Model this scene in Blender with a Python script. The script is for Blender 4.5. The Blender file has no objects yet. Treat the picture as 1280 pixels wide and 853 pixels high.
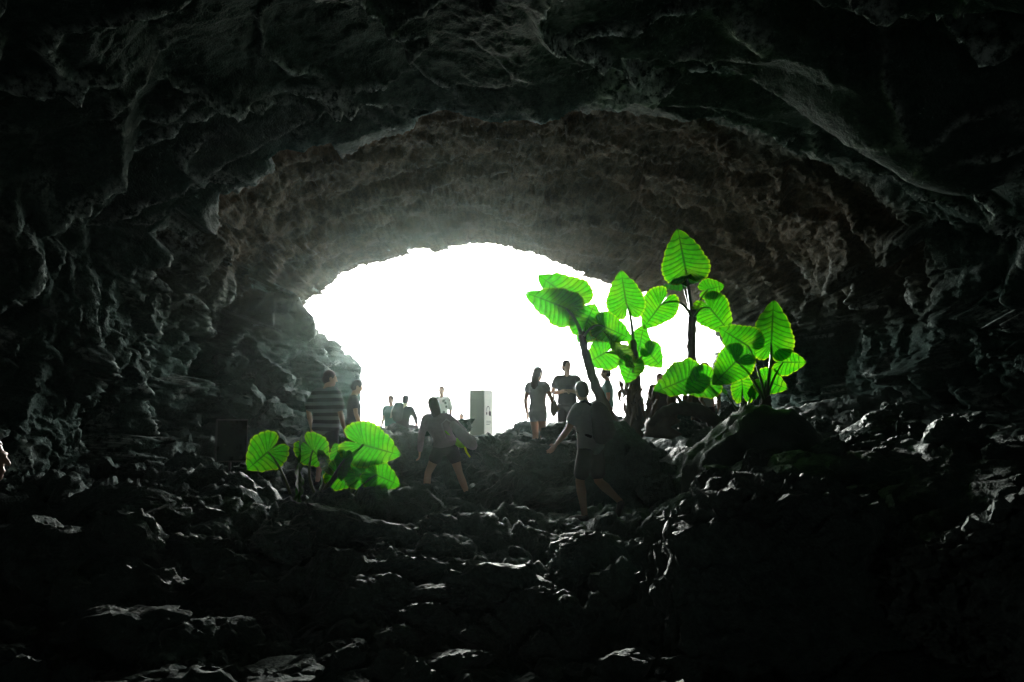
import bpy, bmesh, math, random
import numpy as np
from mathutils import Vector, Matrix

R = math.radians
C = bpy.context.scene.collection
SC = bpy.context.scene

# ------------------------------------------------------------------ camera, sky, sun, exposure
CAM = Vector((0, 0, 1.7)); PITCH = R(6.0); FPX = 995.0
cam = bpy.data.objects.new('camera', bpy.data.cameras.new('camera')); C.objects.link(cam)
cam.location = CAM; cam.rotation_euler = (R(90) + PITCH, 0, 0)
cam.data.sensor_width = 36; cam.data.lens = FPX / 1280 * 36; cam.data.clip_end = 2000; cam.data.clip_start = .05
SC.camera = cam

SUN_EL, SUN_AZ = R(9.5), R(7)          # low soft sun, behind the cave mouth and a little to its left
w = bpy.data.worlds.new('World'); SC.world = w; w.use_nodes = True
nt = w.node_tree; bg = nt.nodes['Background']
sky = nt.nodes.new('ShaderNodeTexSky'); sky.sky_type = 'NISHITA'; sky.sun_disc = False
sky.sun_elevation = SUN_EL; sky.sun_rotation = -SUN_AZ; sky.dust_density = 4.0; sky.air_density = 1.0
hs = nt.nodes.new('ShaderNodeHueSaturation'); hs.inputs['Saturation'].default_value = .15
nt.links.new(sky.outputs[0], hs.inputs['Color'])
mxw = nt.nodes.new('ShaderNodeMixRGB'); mxw.inputs[0].default_value = .9   # even bright cloud over the clear sky
mxw.inputs[2].default_value = (8.4, 8.6, 8.4, 1)
nt.links.new(hs.outputs[0], mxw.inputs[1]); nt.links.new(mxw.outputs[0], bg.inputs[0])
bg.inputs[1].default_value = .1
sl = bpy.data.lights.new('sun', 'SUN'); sl.energy = 1.1; sl.angle = R(16); sl.color = (1, .97, .92)
sun = bpy.data.objects.new('sun', sl); C.objects.link(sun); sun.location = (-5, 40, 15)
sdir = Vector((-math.sin(SUN_AZ) * math.cos(SUN_EL), math.cos(SUN_AZ) * math.cos(SUN_EL), math.sin(SUN_EL)))
sun.rotation_euler = sdir.to_track_quat('Z', 'Y').to_euler()
vs = SC.view_settings; vs.view_transform = 'Standard'; vs.look = 'None'; vs.exposure = 3.6; vs.gamma = 1.0
try: vs.use_curve_mapping = False
except Exception: pass
cy = SC.cycles
cy.max_bounces = 5; cy.diffuse_bounces = 3; cy.glossy_bounces = 2; cy.transmission_bounces = 4; cy.volume_bounces = 1
cy.transparent_max_bounces = 8; cy.use_denoising = True; cy.caustics_reflective = False; cy.caustics_refractive = False
cy.sample_clamp_indirect = 4.0; cy.use_adaptive_sampling = False; cy.use_guiding = True

def P(px, py, Y):
    """a point of the place at distance Y (metres along +y), seen from the camera spot in direction (px, py)"""
    d = Vector(((px - 640) / FPX, 1, (426.5 - py) / FPX))
    c, s = math.cos(PITCH), math.sin(PITCH)
    d = Vector((d.x, d.y * c - d.z * s, d.y * s + d.z * c))
    return CAM + d * (Y / d.y)

# ------------------------------------------------------------------ noise
def _h(ix, iy, iz, seed):
    h = (ix.astype(np.uint32) * np.uint32(374761393) + iy.astype(np.uint32) * np.uint32(668265263)
         + iz.astype(np.uint32) * np.uint32(2147483647) + np.uint32((seed * 974711 + 12345) & 0xffffffff))
    h = (h ^ (h >> np.uint32(13))) * np.uint32(1274126177)
    h = (h ^ (h >> np.uint32(16))) * np.uint32(2246822519)
    return h ^ (h >> np.uint32(15))
def noise(p, seed=0):
    f = np.floor(p); i = f.astype(np.int64); t = (p - f).astype(np.float32)
    u = t * t * t * (t * (t * 6 - 15) + 10)
    out = 0
    for a in (0, 1):
        for b in (0, 1):
            for c in (0, 1):
                h = _h(i[:, 0] + a, i[:, 1] + b, i[:, 2] + c, seed)
                g0 = (h & np.uint32(1023)).astype(np.float32) / 511.5 - 1
                g1 = ((h >> np.uint32(10)) & np.uint32(1023)).astype(np.float32) / 511.5 - 1
                g2 = ((h >> np.uint32(20)) & np.uint32(1023)).astype(np.float32) / 511.5 - 1
                d = g0 * (t[:, 0] - a) + g1 * (t[:, 1] - b) + g2 * (t[:, 2] - c)
                wt = (u[:, 0] if a else 1 - u[:, 0]) * (u[:, 1] if b else 1 - u[:, 1]) * (u[:, 2] if c else 1 - u[:, 2])
                out = out + d * wt
    return out
def fbm(p, o=4, seed=0, gain=.5):
    r = 0; a = 1
    for k in range(o):
        r = r + a * noise(p * 2.03 ** k, seed + k); a *= gain
    return r
def ridged(p, o=4, seed=0, gain=.5):
    r = 0; a = 1
    for k in range(o):
        r = r + a * (1 - np.abs(noise(p * 2.07 ** k, seed + k)) * 2.2); a *= gain
    return r
def blocks(p, seed=0, tilt=.9):
    """broken rock: every cell its own tilted flat face; returns height and distance to the joint"""
    f = np.floor(p); i = f.astype(np.int64); t = (p - f).astype(np.float32)
    n = len(p); d1 = np.full(n, 9., np.float32); d2 = np.full(n, 9., np.float32); hb = np.zeros(n, np.float32)
    for a in (-1, 0, 1):
        for b in (-1, 0, 1):
            for c in (-1, 0, 1):
                h = _h(i[:, 0] + a, i[:, 1] + b, i[:, 2] + c, seed)
                r0 = (h & np.uint32(1023)).astype(np.float32) / 1023
                r1 = ((h >> np.uint32(10)) & np.uint32(1023)).astype(np.float32) / 1023
                r2 = ((h >> np.uint32(20)) & np.uint32(1023)).astype(np.float32) / 1023
                v0 = t[:, 0] - a - r0; v1 = t[:, 1] - b - r1; v2 = t[:, 2] - c - r2
                d = np.sqrt(v0 * v0 + v1 * v1 + v2 * v2)
                m = d < d1
                d2 = np.where(m, d1, np.minimum(d2, d)); d1 = np.where(m, d, d1)
                k0 = ((r0 * 7.31) % 1 - .5) * 2; k1 = ((r1 * 5.77) % 1 - .5) * 2; k2 = ((r2 * 6.13) % 1 - .5) * 2
                hb = np.where(m, ((r0 * 13.7 + r1 * 3.1) % 1 - .5) + tilt * (k0 * v0 + k1 * v1 + k2 * v2), hb)
    return hb, d2 - d1
def sstep(a, b, x):
    t = np.clip((x - a) / (b - a), 0, 1); return t * t * (3 - 2 * t)

# ------------------------------------------------------------------ materials
def mat(name):
    m = bpy.data.materials.new(name); m.use_nodes = True
    n = m.node_tree.nodes; return m, n, m.node_tree.links, n['Principled BSDF']
def plain(name, col, rough=.7, var=.25, scale=30, spec=.3):
    m, n, l, b = mat(name)
    tx = n.new('ShaderNodeTexNoise'); tx.inputs['Scale'].default_value = scale; tx.inputs['Detail'].default_value = 5
    co = n.new('ShaderNodeTexCoord'); l.new(co.outputs['Object'], tx.inputs['Vector'])
    rp = n.new('ShaderNodeValToRGB')
    rp.color_ramp.elements[0].color = (*[c * (1 - var) for c in col], 1); rp.color_ramp.elements[1].color = (*[min(1, c * (1 + var)) for c in col], 1)
    l.new(tx.outputs[0], rp.inputs[0]); l.new(rp.outputs[0], b.inputs['Base Color'])
    b.inputs['Roughness'].default_value = rough; b.inputs['Specular IOR Level'].default_value = spec
    bp = n.new('ShaderNodeBump'); bp.inputs['Strength'].default_value = .25; bp.inputs['Distance'].default_value = .01
    l.new(tx.outputs[0], bp.inputs['Height']); l.new(bp.outputs[0], b.inputs['Normal'])
    return m
def rockmat(name, c0, c1, rough=.64, brown=False, bump=.05, spec=.5):
    m, n, l, b = mat(name)
    g = n.new('ShaderNodeNewGeometry')
    t1 = n.new('ShaderNodeTexNoise'); t1.inputs['Scale'].default_value = 1.3; t1.inputs['Detail'].default_value = 9; t1.inputs['Roughness'].default_value = .65
    t2 = n.new('ShaderNodeTexNoise'); t2.inputs['Scale'].default_value = 9; t2.inputs['Detail'].default_value = 8; t2.inputs['Roughness'].default_value = .7
    t3 = n.new('ShaderNodeTexVoronoi'); t3.inputs['Scale'].default_value = 38
    t4 = n.new('ShaderNodeTexNoise'); t4.inputs['Scale'].default_value = 26; t4.inputs['Detail'].default_value = 5; t4.inputs['Roughness'].default_value = .7
    for t in (t1, t2, t3, t4): l.new(g.outputs['Position'], t.inputs['Vector'])
    rp = n.new('ShaderNodeValToRGB'); rp.color_ramp.elements[0].position = .42; rp.color_ramp.elements[1].position = .60
    rp.color_ramp.elements[0].color = (*c0, 1); rp.color_ramp.elements[1].color = (*c1, 1)
    mm = n.new('ShaderNodeMath'); mm.operation = 'MULTIPLY_ADD'; mm.inputs[1].default_value = .36
    mh = n.new('ShaderNodeMath'); mh.operation = 'MULTIPLY_ADD'; mh.inputs[1].default_value = .30; m4 = n.new('ShaderNodeMath'); m4.operation = 'MULTIPLY'; m4.inputs[1].default_value = .34; l.new(t4.outputs[0], m4.inputs[0]); l.new(m4.outputs[0], mh.inputs[2])
    l.new(t1.outputs[0], mh.inputs[0]); l.new(t2.outputs[0], mm.inputs[0]); l.new(mh.outputs[0], mm.inputs[2])
    l.new(mm.outputs[0], rp.inputs[0])
    col = rp.outputs[0]
    if brown:       # the iron-stained band of rock towards the mouth
        sx = n.new('ShaderNodeSeparateXYZ'); l.new(g.outputs['Position'], sx.inputs[0])
        mr = n.new('ShaderNodeMapRange'); mr.inputs[1].default_value = 12; mr.inputs[2].default_value = 13.2
        l.new(sx.outputs[1], mr.inputs[0])
        mz = n.new('ShaderNodeMapRange'); mz.inputs[1].default_value = 3.2; mz.inputs[2].default_value = 5.2
        l.new(sx.outputs[2], mz.inputs[0])
        mu = n.new('ShaderNodeMath'); mu.operation = 'MULTIPLY'; l.new(mr.outputs[0], mu.inputs[0]); l.new(mz.outputs[0], mu.inputs[1])
        r2 = n.new('ShaderNodeValToRGB'); r2.color_ramp.elements[0].position = .42; r2.color_ramp.elements[1].position = .60
        r2.color_ramp.elements[0].color = (.030, .0175, .0085, 1); r2.color_ramp.elements[1].color = (.115, .070, .036, 1)
        l.new(mm.outputs[0], r2.inputs[0])
        mx = n.new('ShaderNodeMixRGB'); l.new(mu.outputs[0], mx.inputs[0]); l.new(col, mx.inputs[1]); l.new(r2.outputs[0], mx.inputs[2])
        col = mx.outputs[0]
    if brown:       # rim light painted as pale colour along the broken edges
        an = n.new('ShaderNodeAttribute'); an.attribute_name = 'rim_paint'
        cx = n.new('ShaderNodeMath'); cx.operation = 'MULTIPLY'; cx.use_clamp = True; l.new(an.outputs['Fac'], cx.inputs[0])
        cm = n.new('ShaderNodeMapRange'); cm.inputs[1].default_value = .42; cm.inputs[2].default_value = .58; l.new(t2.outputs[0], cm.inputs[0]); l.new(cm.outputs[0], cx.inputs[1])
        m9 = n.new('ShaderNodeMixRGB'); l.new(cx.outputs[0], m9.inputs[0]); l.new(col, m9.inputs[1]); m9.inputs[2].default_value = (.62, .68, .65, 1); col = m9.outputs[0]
    l.new(col, b.inputs['Base Color']); b.inputs['Roughness'].default_value = rough; b.inputs['Specular IOR Level'].default_value = spec; b.inputs['Specular Tint'].default_value = (.6, 1, .86, 1)
    ad = n.new('ShaderNodeMath'); ad.operation = 'MULTIPLY_ADD'; ad.inputs[1].default_value = .35
    l.new(t3.outputs['Distance'], ad.inputs[0]); l.new(t2.outputs[0], ad.inputs[2])
    bp = n.new('ShaderNodeBump'); bp.inputs['Strength'].default_value = .85; bp.inputs['Distance'].default_value = bump
    l.new(ad.outputs[0], bp.inputs['Height']); l.new(bp.outputs[0], b.inputs['Normal'])
    return m
M = {}
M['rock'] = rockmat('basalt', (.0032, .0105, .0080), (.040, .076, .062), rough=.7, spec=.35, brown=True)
M['floor'] = rockmat('basalt_floor', (.0035, .0100, .0078), (.044, .074, .062))
M['boulder'] = rockmat('basalt_boulder', (.0035, .0100, .0078), (.044, .074, .062))
M['boulder_pale'] = rockmat('lightened_basalt', (.02, .03, .026), (.13, .17, .15))  # basalt lightened in colour to stand in for missing rim light
M['smooth'] = rockmat('smooth_lava', (.006, .012, .010), (.016, .028, .023), bump=.015)

# ------------------------------------------------------------------ object helpers
def link(name, me, m, parent=None, smooth=True):
    o = bpy.data.objects.new(name, me); C.objects.link(o)
    if m is not None and not len(me.materials):
        for k in (m if isinstance(m, (list, tuple)) else [m]): me.materials.append(k)
    if smooth and me is not None: me.shade_smooth()
    if parent is not None: o.parent = parent
    return o
def tag(o, label, cat, group=None):
    o['label'] = label; o['category'] = cat
    if group: o['group'] = group
    return o
def struct(o): o['kind'] = 'structure'; return o
def empty(name, loc, label, cat, group=None, rz=0):
    o = bpy.data.objects.new(name, None); C.objects.link(o); o.location = loc; o.rotation_euler = (0, 0, rz); o.empty_display_size = .1
    return tag(o, label, cat, group)
def mesh(name, v, f):
    me = bpy.data.meshes.new(name); me.from_pydata([tuple(x) for x in v], [], f); me.update(); return me
def gridmesh(name, pts, nr, nc, flip=False, attr=None):
    """pts (nr*nc,3) -> quads"""
    me = bpy.data.meshes.new(name)
    idx = np.arange(nr * nc).reshape(nr, nc)
    q = np.stack([idx[:-1, :-1], idx[:-1, 1:], idx[1:, 1:], idx[1:, :-1]], -1).reshape(-1, 4)
    if flip: q = q[:, ::-1]
    me.vertices.add(len(pts)); me.vertices.foreach_set('co', pts.astype(np.float32).ravel())
    me.loops.add(q.size); me.loops.foreach_set('vertex_index', q.astype(np.int32).ravel())
    me.polygons.add(len(q)); me.polygons.foreach_set('loop_start', np.arange(0, q.size, 4, dtype=np.int32))
    me.polygons.foreach_set('loop_total', np.full(len(q), 4, np.int32))
    me.update(); me.validate()
    if attr is not None:
        at_ = me.attributes.new('rim_paint', 'FLOAT', 'POINT'); at_.data.foreach_set('value', attr.astype(np.float32).ravel())
    return me

# ------------------------------------------------------------------ cave shell (a lava tube running along +y to its mouth)
XC, ZC = .2, 2.6
mouth_px = [(912, 640), (905, 560), (897, 500), (893, 470), (903, 442), (896, 416), (872, 393), (832, 373), (790, 362), (745, 347), (705, 331), (655, 313), (607, 303),
            (545, 313), (482, 326), (440, 339), (408, 356), (380, 375), (370, 391), (377, 408), (402, 420), (431, 431), (429, 443), (445, 462), (447, 488), (438, 520), (432, 560), (428, 640)]
mouth = [(p.x, p.z) for p in (P(a, b, 20) for a, b in mouth_px)]
rings = [
    (-46., [(1, 1), (1.2, 2.6), (1, 3.6), (.6, 4), (.2, 4.1), (-.4, 4), (-.8, 3.4), (-.9, 2.4), (-.6, 1)]),
    (-44., [(8, -1), (9, 2), (8, 5.2), (4, 6.7), (0, 7), (-4, 6.7), (-8, 5.2), (-9, 2), (-8, -1)]),
    (-10., [(8, -1), (9, 2), (8, 5.2), (4, 6.7), (0, 7), (-4, 6.7), (-8, 5.2), (-9, 2), (-8, -1)]),
    (0., [(8.2, -1), (9.2, 2), (8.4, 4.8), (5, 6.6), (0, 7.0), (-5, 6.6), (-8.2, 4.8), (-9, 2), (-8, -1)]),
    (5.0, [(8.2, -1), (9.2, 2), (8.2, 4.8), (4.8, 5.4), (0, 5.5), (-4.6, 5.35), (-7.6, 4.8), (-8.6, 2), (-8, -1)]),
    (9.0, [(8.0, -1), (8.6, 2), (7.6, 4.8), (4.1, 5.75), (0, 5.85), (-3.4, 5.7), (-6.4, 4.8), (-7.5, 2), (-7.0, -1)]),
    (11.8, [(7.6, -1), (7.8, 2), (6.6, 4.7), (3.5, 5.95), (0, 6.1), (-2.3, 6.0), (-4.3, 5.3), (-6.4, 3), (-6.4, -1)]),
    (12.6, [(7.3, -1), (7.5, 2), (6.5, 4.8), (3.6, 6.5), (0, 6.95), (-2.6, 6.8), (-4.8, 6.0), (-6.4, 3), (-6.3, -1)]),
    (16., [(6.4, -1), (6.6, 2), (6, 4.6), (3.6, 6.2), (0, 6.8), (-2.8, 6.7), (-5, 5.8), (-6.3, 3.5), (-5.8, -1)]),
    (20., mouth),
    (20.5, [(XC + (x - XC) * 1.06, ZC + (z - ZC) * 1.06) for x, z in mouth]),
    (20.9, [(XC + (x - XC) * 1.5, ZC + (z - ZC) * 1.5) for x, z in mouth]),
    (21.4, [(XC + (x - XC) * 2.6, ZC + (z - ZC) * 2.6) for x, z in mouth]),
]
NT = 1000
th = np.linspace(R(-38), R(218), NT)
def ringr(poly):
    a = np.array([math.atan2(z - ZC, x - XC) for x, z in poly]); a = np.where(a < R(-90), a + 2 * math.pi, a)
    r = np.array([math.hypot(x - XC, z - ZC) for x, z in poly]); o = np.argsort(a)
    rr = np.interp(th, a[o], r[o])
    if len(poly) < 15:
        k = np.hanning(91); k /= k.sum(); rr = np.convolve(np.pad(rr, 45, 'edge'), k, 'valid')
    else:
        k = np.hanning(9); k /= k.sum(); rr = np.convolve(np.pad(rr, 4, 'edge'), k, 'valid')
        q1 = np.stack([th * 9, th * 0 + .5, th * 0 + .5], -1)
        rr = rr * (1 + .035 * fbm(q1, 5, 301, .62))
    return rr
ctrl = np.array([ringr(p) for s, p in rings]); cs = np.array([s for s, p in rings])
S = np.concatenate([np.linspace(-46, -6, 40)[:-1], np.linspace(-6, 4.6, 40)[:-1], 1 / np.linspace(1 / 4.6, 1 / 20.0, 520), np.linspace(20.03, 21.4, 26)])
NS = len(S)
base_r = np.empty((NS, NT))
for j in range(NT): pass
ii = np.clip(np.searchsorted(cs, S) - 1, 0, len(cs) - 2)
tt = (S - cs[ii]) / (cs[ii + 1] - cs[ii]); tt = np.clip(tt, 0, 1); ts = tt * tt * (3 - 2 * tt)
tt = np.where((ii == len(cs) - 5), tt ** .9, .5 * tt + .5 * ts)
base_r = ctrl[ii] * (1 - tt)[:, None] + ctrl[ii + 1] * tt[:, None]
X = XC + base_r * np.cos(th)[None]; Z = ZC + base_r * np.sin(th)[None]; Y = np.repeat(S[:, None], NT, 1)
base = np.stack([X, Y, Z], -1)
def gnormals(b):
    du = np.gradient(b, axis=0); dv = np.gradient(b, axis=1)
    n = np.cross(du, dv); n /= np.linalg.norm(n, axis=-1, keepdims=True) + 1e-9; return n
nrm = gnormals(base)
# make the normals point into the cave
cen = np.stack([np.full_like(X, XC), Y, np.full_like(Z, ZC)], -1)
sg = np.sign(np.sum((cen - base) * nrm, -1)); nrm *= np.where(sg == 0, 1, sg)[..., None]
p = base.reshape(-1, 3)
up = np.clip(nrm.reshape(-1, 3)[:, 2] * -1, 0, 1)          # 1 on the ceiling, 0 on the walls
ceil = sstep(.35, .8, up)
near = 1 - sstep(11.4, 12.6, p[:, 1])
wp = p + .35 * np.stack([fbm(p * .9, 3, 11), fbm(p * .9, 3, 12), fbm(p * .9, 3, 13)], -1)
# walls: broken blocks of several sizes
b1, j1 = blocks(wp * np.array([.62, .62, .8]), 3); b2, j2 = blocks(wp * 1.7, 5); b3, j3 = blocks(wp * 4.3, 7); b4, j4 = blocks(wp * 10.5, 9)
wall = .75 * b1 + .21 * b2 + .065 * b3 + .026 * b4 - .10 * (1 - sstep(0, .12, j2)) - .03 * (1 - sstep(0, .14, j3)) - .12 * (1 - sstep(0, .06, j1))
# ceiling: folded crusts of lava running across the tube with sharp lower edges, rougher near the mouth
q = wp * np.array([.30, .62, .5])
fold = ridged(q, 4, 21, .5); fold = np.clip(fold, 0, 2) ** 1.6
fold2 = ridged(wp * np.array([.75, 1.3, 1.0]) + 7.3, 4, 27, .55)
FT = 1.9 * fbm(wp * np.array([.16, .25, .3]) + 3.1, 2, 33) + .10 * fbm(wp * 2.3, 3, 35) + 10
terr = np.floor(FT) + sstep(.70, 1.0, FT - np.floor(FT)) - 10
crumb = fbm(wp * 2.6, 4, 51, .6)
def seam(sc, off, seed, wd, amp):          # thin crumbling edges where one crust of lava overlaps the next
    n_ = noise(wp * np.array(sc) + off, seed) + .022 * crumb
    return amp * np.exp(-(n_ / wd) ** 2) * (.15 + .85 * sstep(-.25, .25, fbm(wp * .7 + off, 2, seed + 3))) * (.8 + .5 * crumb)
seams = seam((.20, .30, .3), 1.7, 52, .016, .34) + seam((.36, .46, .4), 9.2, 57, .020, .27) + seam((.7, .8, .7), 3.9, 64, .03, .13)
def shingle(ph, cutf=.87):                 # plates that dip towards the mouth and break off at a sharp edge
    f_ = ph - np.floor(ph); return np.where(f_ < cutf, f_ / cutf, (1 - f_) / (1 - cutf))
big = fbm(p * np.array([.17, .13, .2]) + 5.5, 2, 91); mid = fbm(p * np.array([.5, .4, .5]), 2, 93)
sh1 = shingle(p[:, 1] * .42 + 1.9 * big + .25 * mid + .035 * crumb)
sh2 = shingle(p[:, 1] * .95 + 1.5 * fbm(p * np.array([.3, .25, .3]) + 1.3, 2, 95) + .3 * mid + .05 * crumb)
amp2 = .06 + .16 * sstep(-.2, .3, fbm(p * .3 + 8, 2, 97))
shw = shingle(p[:, 1] * .55 + 2.4 * fbm(p * np.array([.3, .2, .35]) + 2.3, 2, 99) + .5 * mid + .06 * crumb, .82)
wall = wall + .42 * shw - .2
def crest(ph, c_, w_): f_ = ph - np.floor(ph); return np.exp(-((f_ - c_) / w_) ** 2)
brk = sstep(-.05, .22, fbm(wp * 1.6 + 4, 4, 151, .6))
rim_paint_c = np.clip(seams * 9, 0, 1) * (.6 + .4 * brk)
rim_paint_w = crest(p[:, 1] * .55 + 2.4 * fbm(p * np.array([.3, .2, .35]) + 2.3, 2, 99) + .5 * mid + .06 * crumb, .82, .05) * brk + .5 * (1 - sstep(.0, .05, j1)) * brk
cnear = .50 * sh1 + amp2 * sh2 - .30 + .03 * fold + .08 * terr + seams + .30 * fbm(p * .25, 2, 31) - .34
lay = ridged(wp * np.array([1.3, 1.5, 1.6]) + 2.2, 4, 29, .6)
cfar = .16 * sh2 + .18 * b1 + .02 * b4 + .05 * b2 + .02 * b3 + .06 * lay + .03 * fold2 - .22
cei = cnear * near + cfar * (1 - near)
rough = .06 * fbm(wp * 3.1, 5, 41, .6) + .026 * ridged(wp * 5.5, 3, 47, .6) * (1 + sstep(11.5, 13, p[:, 1]) * .9) - .03
d = wall * (1 - ceil) + cei * ceil + rough * np.where((ceil > .5) & (near > .5), .6, 1.2)
rim_paint = np.clip(rim_paint_c * ceil * near + rim_paint_w * (1 - ceil) * 1.0, 0, 1)  # mask for the painted rim light on seams, plate edges and joints
# a big smooth tongue of lava hanging from the right of the roof
def blob(c, ax, rot=0):
    v = p - np.array(c); cr, sr = math.cos(rot), math.sin(rot)
    u = v[:, 0] * cr + v[:, 1] * sr; w_ = -v[:, 0] * sr + v[:, 1] * cr
    return np.exp(-((u / ax[0]) ** 2 + (w_ / ax[1]) ** 2 + (v[:, 2] / ax[2]) ** 2))
c0 = P(1195, 112, 9.6)
tongue = blob(c0, (1.9, 1.0, 1.5), .12)
d = d * (1 - .75 * np.clip(tongue * 1.4, 0, 1)) + 1.15 * tongue
c1 = P(1235, 215, 9.6); d = d + .3 * blob(c1, (.4, .5, .5))
# fade out behind the camera and keep the camera clear; keep the mouth's edge where it is
damp = 1 - sstep(17.5, 20, p[:, 1]) * .72
d = d * damp
pos = (p + nrm.reshape(-1, 3) * d[:, None]).reshape(NS, NT, 3)
def cut(name, a, b):
    i0, i1 = np.searchsorted(th, R(a)), np.searchsorted(th, R(b))
    sub = pos[:, max(i0 - 1, 0):i1]; cr_ = rim_paint.reshape(NS, NT)[:, max(i0 - 1, 0):i1]
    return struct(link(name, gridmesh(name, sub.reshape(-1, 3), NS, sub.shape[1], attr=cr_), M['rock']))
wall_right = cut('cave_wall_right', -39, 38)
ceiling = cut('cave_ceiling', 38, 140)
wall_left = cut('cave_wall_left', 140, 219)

# ------------------------------------------------------------------ cave floor
def H0(x, y):
    """lie of the land without the stones"""
    x = np.asarray(x, float); y = np.asarray(y, float)
    hl = np.interp(y, [-9, 4, 5, 7, 9.2, 9.9, 10.8, 11.6, 13, 14.2, 15.5, 17, 19, 22, 30], [0, 0, .08, .42, .86, .80, .52, .62, .95, 1.30, 1.42, 1.42, 1.3, 1.15, 1.1])
    hr = np.interp(y, [-9, 4, 5, 7, 9.2, 9.9, 10.8, 11.6, 13, 14.2, 15.5, 17, 19, 22, 30], [0, 0, .05, .32, .62, .56, .45, .62, 1.05, 1.40, 1.48, 1.45, 1.3, 1.15, 1.1])
    h = hl + (hr - hl) * sstep(-1.2, .8, x)
    left = sstep(-2.2, -3.6, x) if False else sstep(2.2, 4.2, -x)
    h = h + left * np.interp(y, [5, 9, 10.5, 12, 14, 18, 20], [0, .08, .35, .3, .15, .2, 0])
    right = sstep(1.6, 3.2, x)
    h = h + right * np.interp(y, [3, 5, 6.5, 8, 10, 11.5, 13, 16, 20], [0, .2, .45, .6, .85, .85, .5, .3, 0])
    h = h + sstep(3.6, 6.5, x) * np.interp(y, [4, 7, 11, 14, 18], [0, .3, .35, .5, 0])
    return h
iy = 1 / np.linspace(1 / 4.2, 1 / 20.5, 430); ys = np.concatenate([np.linspace(-46, -9, 20)[:-1], np.linspace(-9, 4.2, 40)[:-1], iy, np.linspace(20.7, 23, 10)])
NX = 620
us = np.linspace(-1, 1, NX)
xx = us[None] * np.interp(ys, [-46, -9, 4, 12, 23], [12, 11, 7.5, 9, 13])[:, None]; yy = np.repeat(ys[:, None], NX, 1)
fx, fy = xx.ravel(), yy.ravel(); hz = H0(fx, fy)
pp = np.stack([fx, fy, hz], -1)
wq = pp + .25 * np.stack([fbm(pp * 1.1, 3, 61), fbm(pp * 1.1, 3, 62), fbm(pp * 1.1, 3, 63)], -1)
f1, k1 = blocks(wq * np.array([1.15, 1.15, .6]), 71, .55); f2, k2 = blocks(wq * 2.6, 73, .6); f3, k3 = blocks(wq * 6.2, 75, .7)
sw = (wq[:, 1] + .35 * wq[:, 0] * np.sin(wq[:, 0] * .7)) / 1.15; fr_y = sw - np.floor(sw)
saw = np.where(fr_y < .3, fr_y / .3, (1 - fr_y) / .7) - .5
ra = 1 - .62 * sstep(1.5, 2.6, fx)
hz = hz + ra * (.20 * saw * sstep(.0, .5, .5 + fbm(wq * .8, 2, 66)) * (fy > 3) * (fy < 17) + .17 * f1 + .10 * f2 + .045 * f3 - .10 * (1 - sstep(0, .16, k1)) - .05 * (1 - sstep(0, .18, k2)) + .05 * fbm(wq * 3, 5, 81, .55) + .02 * ridged(wq * 8, 3, 85)) - .04
pp[:, 2] = hz
floor = struct(link('cave_floor', gridmesh('cave_floor', pp, len(ys), NX), M['floor']))
def ground_z(x, y):
    return float(H0(np.array([x]), np.array([y]))[0])

# pale open ground outside the mouth
M['pale'] = plain('dusty_ground', (.16, .15, .13), .8, .15, 3)
nx = 60
gx, gy = np.meshgrid(np.linspace(-80, 80, nx), np.concatenate([np.linspace(20.2, 40, 30), np.linspace(44, 160, 30)]))
gp = np.stack([gx.ravel(), gy.ravel(), np.full(gx.size, 1.12)], -1); gp[:, 2] += .08 * fbm(gp * .3, 3, 90)
struct(link('ground_outside', gridmesh('ground_outside', gp, nx, nx), M['pale']))

# ------------------------------------------------------------------ stones
def rockdata(name, sub, seed, planes=14, rough=.06, stretch=(1, 1, .75), cutmin=.62):
    rng = np.random.default_rng(seed)
    bm = bmesh.new(); bmesh.ops.create_icosphere(bm, subdivisions=sub, radius=1)
    v = np.array([x.co for x in bm.verts]); n = rng.normal(size=(planes, 3)); n /= np.linalg.norm(n, axis=1)[:, None]
    hgt = rng.uniform(cutmin, 1.0, planes)
    r = np.ones(len(v))
    for k in range(planes):
        dt = v @ n[k]; r = np.minimum(r, np.where(dt > 1e-3, hgt[k] / np.maximum(dt, 1e-3), 9))
    q = v * r[:, None]
    q = q + .10 * np.stack([fbm(q * 2.2 + seed, 3, seed + 31), fbm(q * 2.2 + seed, 3, seed + 32), fbm(q * 2.2 + seed, 3, seed + 33)], -1)
    q = q * (1 + rough * 1.2 * ridged(q * 7 + seed, 3, seed + 19, .6)[:, None] - rough * 1.2)
    q = q * (1 + rough * 1.6 * fbm(q * 1.6 + seed, 3, seed)[:, None] + rough * .8 * ridged(q * 4 + seed, 3, seed + 9)[:, None] - rough * .8)
    q = q * np.array(stretch)
    for x, c in zip(bm.verts, q): x.co = c
    me = bpy.data.meshes.new(name); bm.to_mesh(me); bm.free()
    return me
stone_mesh = []
for k in range(12):
    me = rockdata('stone', 4, 100 + k, 11, .13, (1, random.Random(k).uniform(.7, 1.0), random.Random(k + 50).uniform(.5, .8)), .5)
    me.materials.append(M['boulder']); me.shade_smooth(); me.set_sharp_from_angle(angle=R(42)); stone_mesh.append(me)
def stone(loc, size, rot, k, parent, lean=.42):
    o = bpy.data.objects.new('stone', stone_mesh[k % 12]); C.objects.link(o)
    o.parent = parent; o.location = loc; o.scale = size
    o.rotation_euler = (Matrix.Rotation(rot[0] - lean, 3, 'X') @ Matrix.Rotation(rot[1], 3, 'Y') @ Matrix.Rotation(rot[2], 3, 'Z')).to_euler(); return o
rnd = random.Random(7)
taken = []
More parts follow.
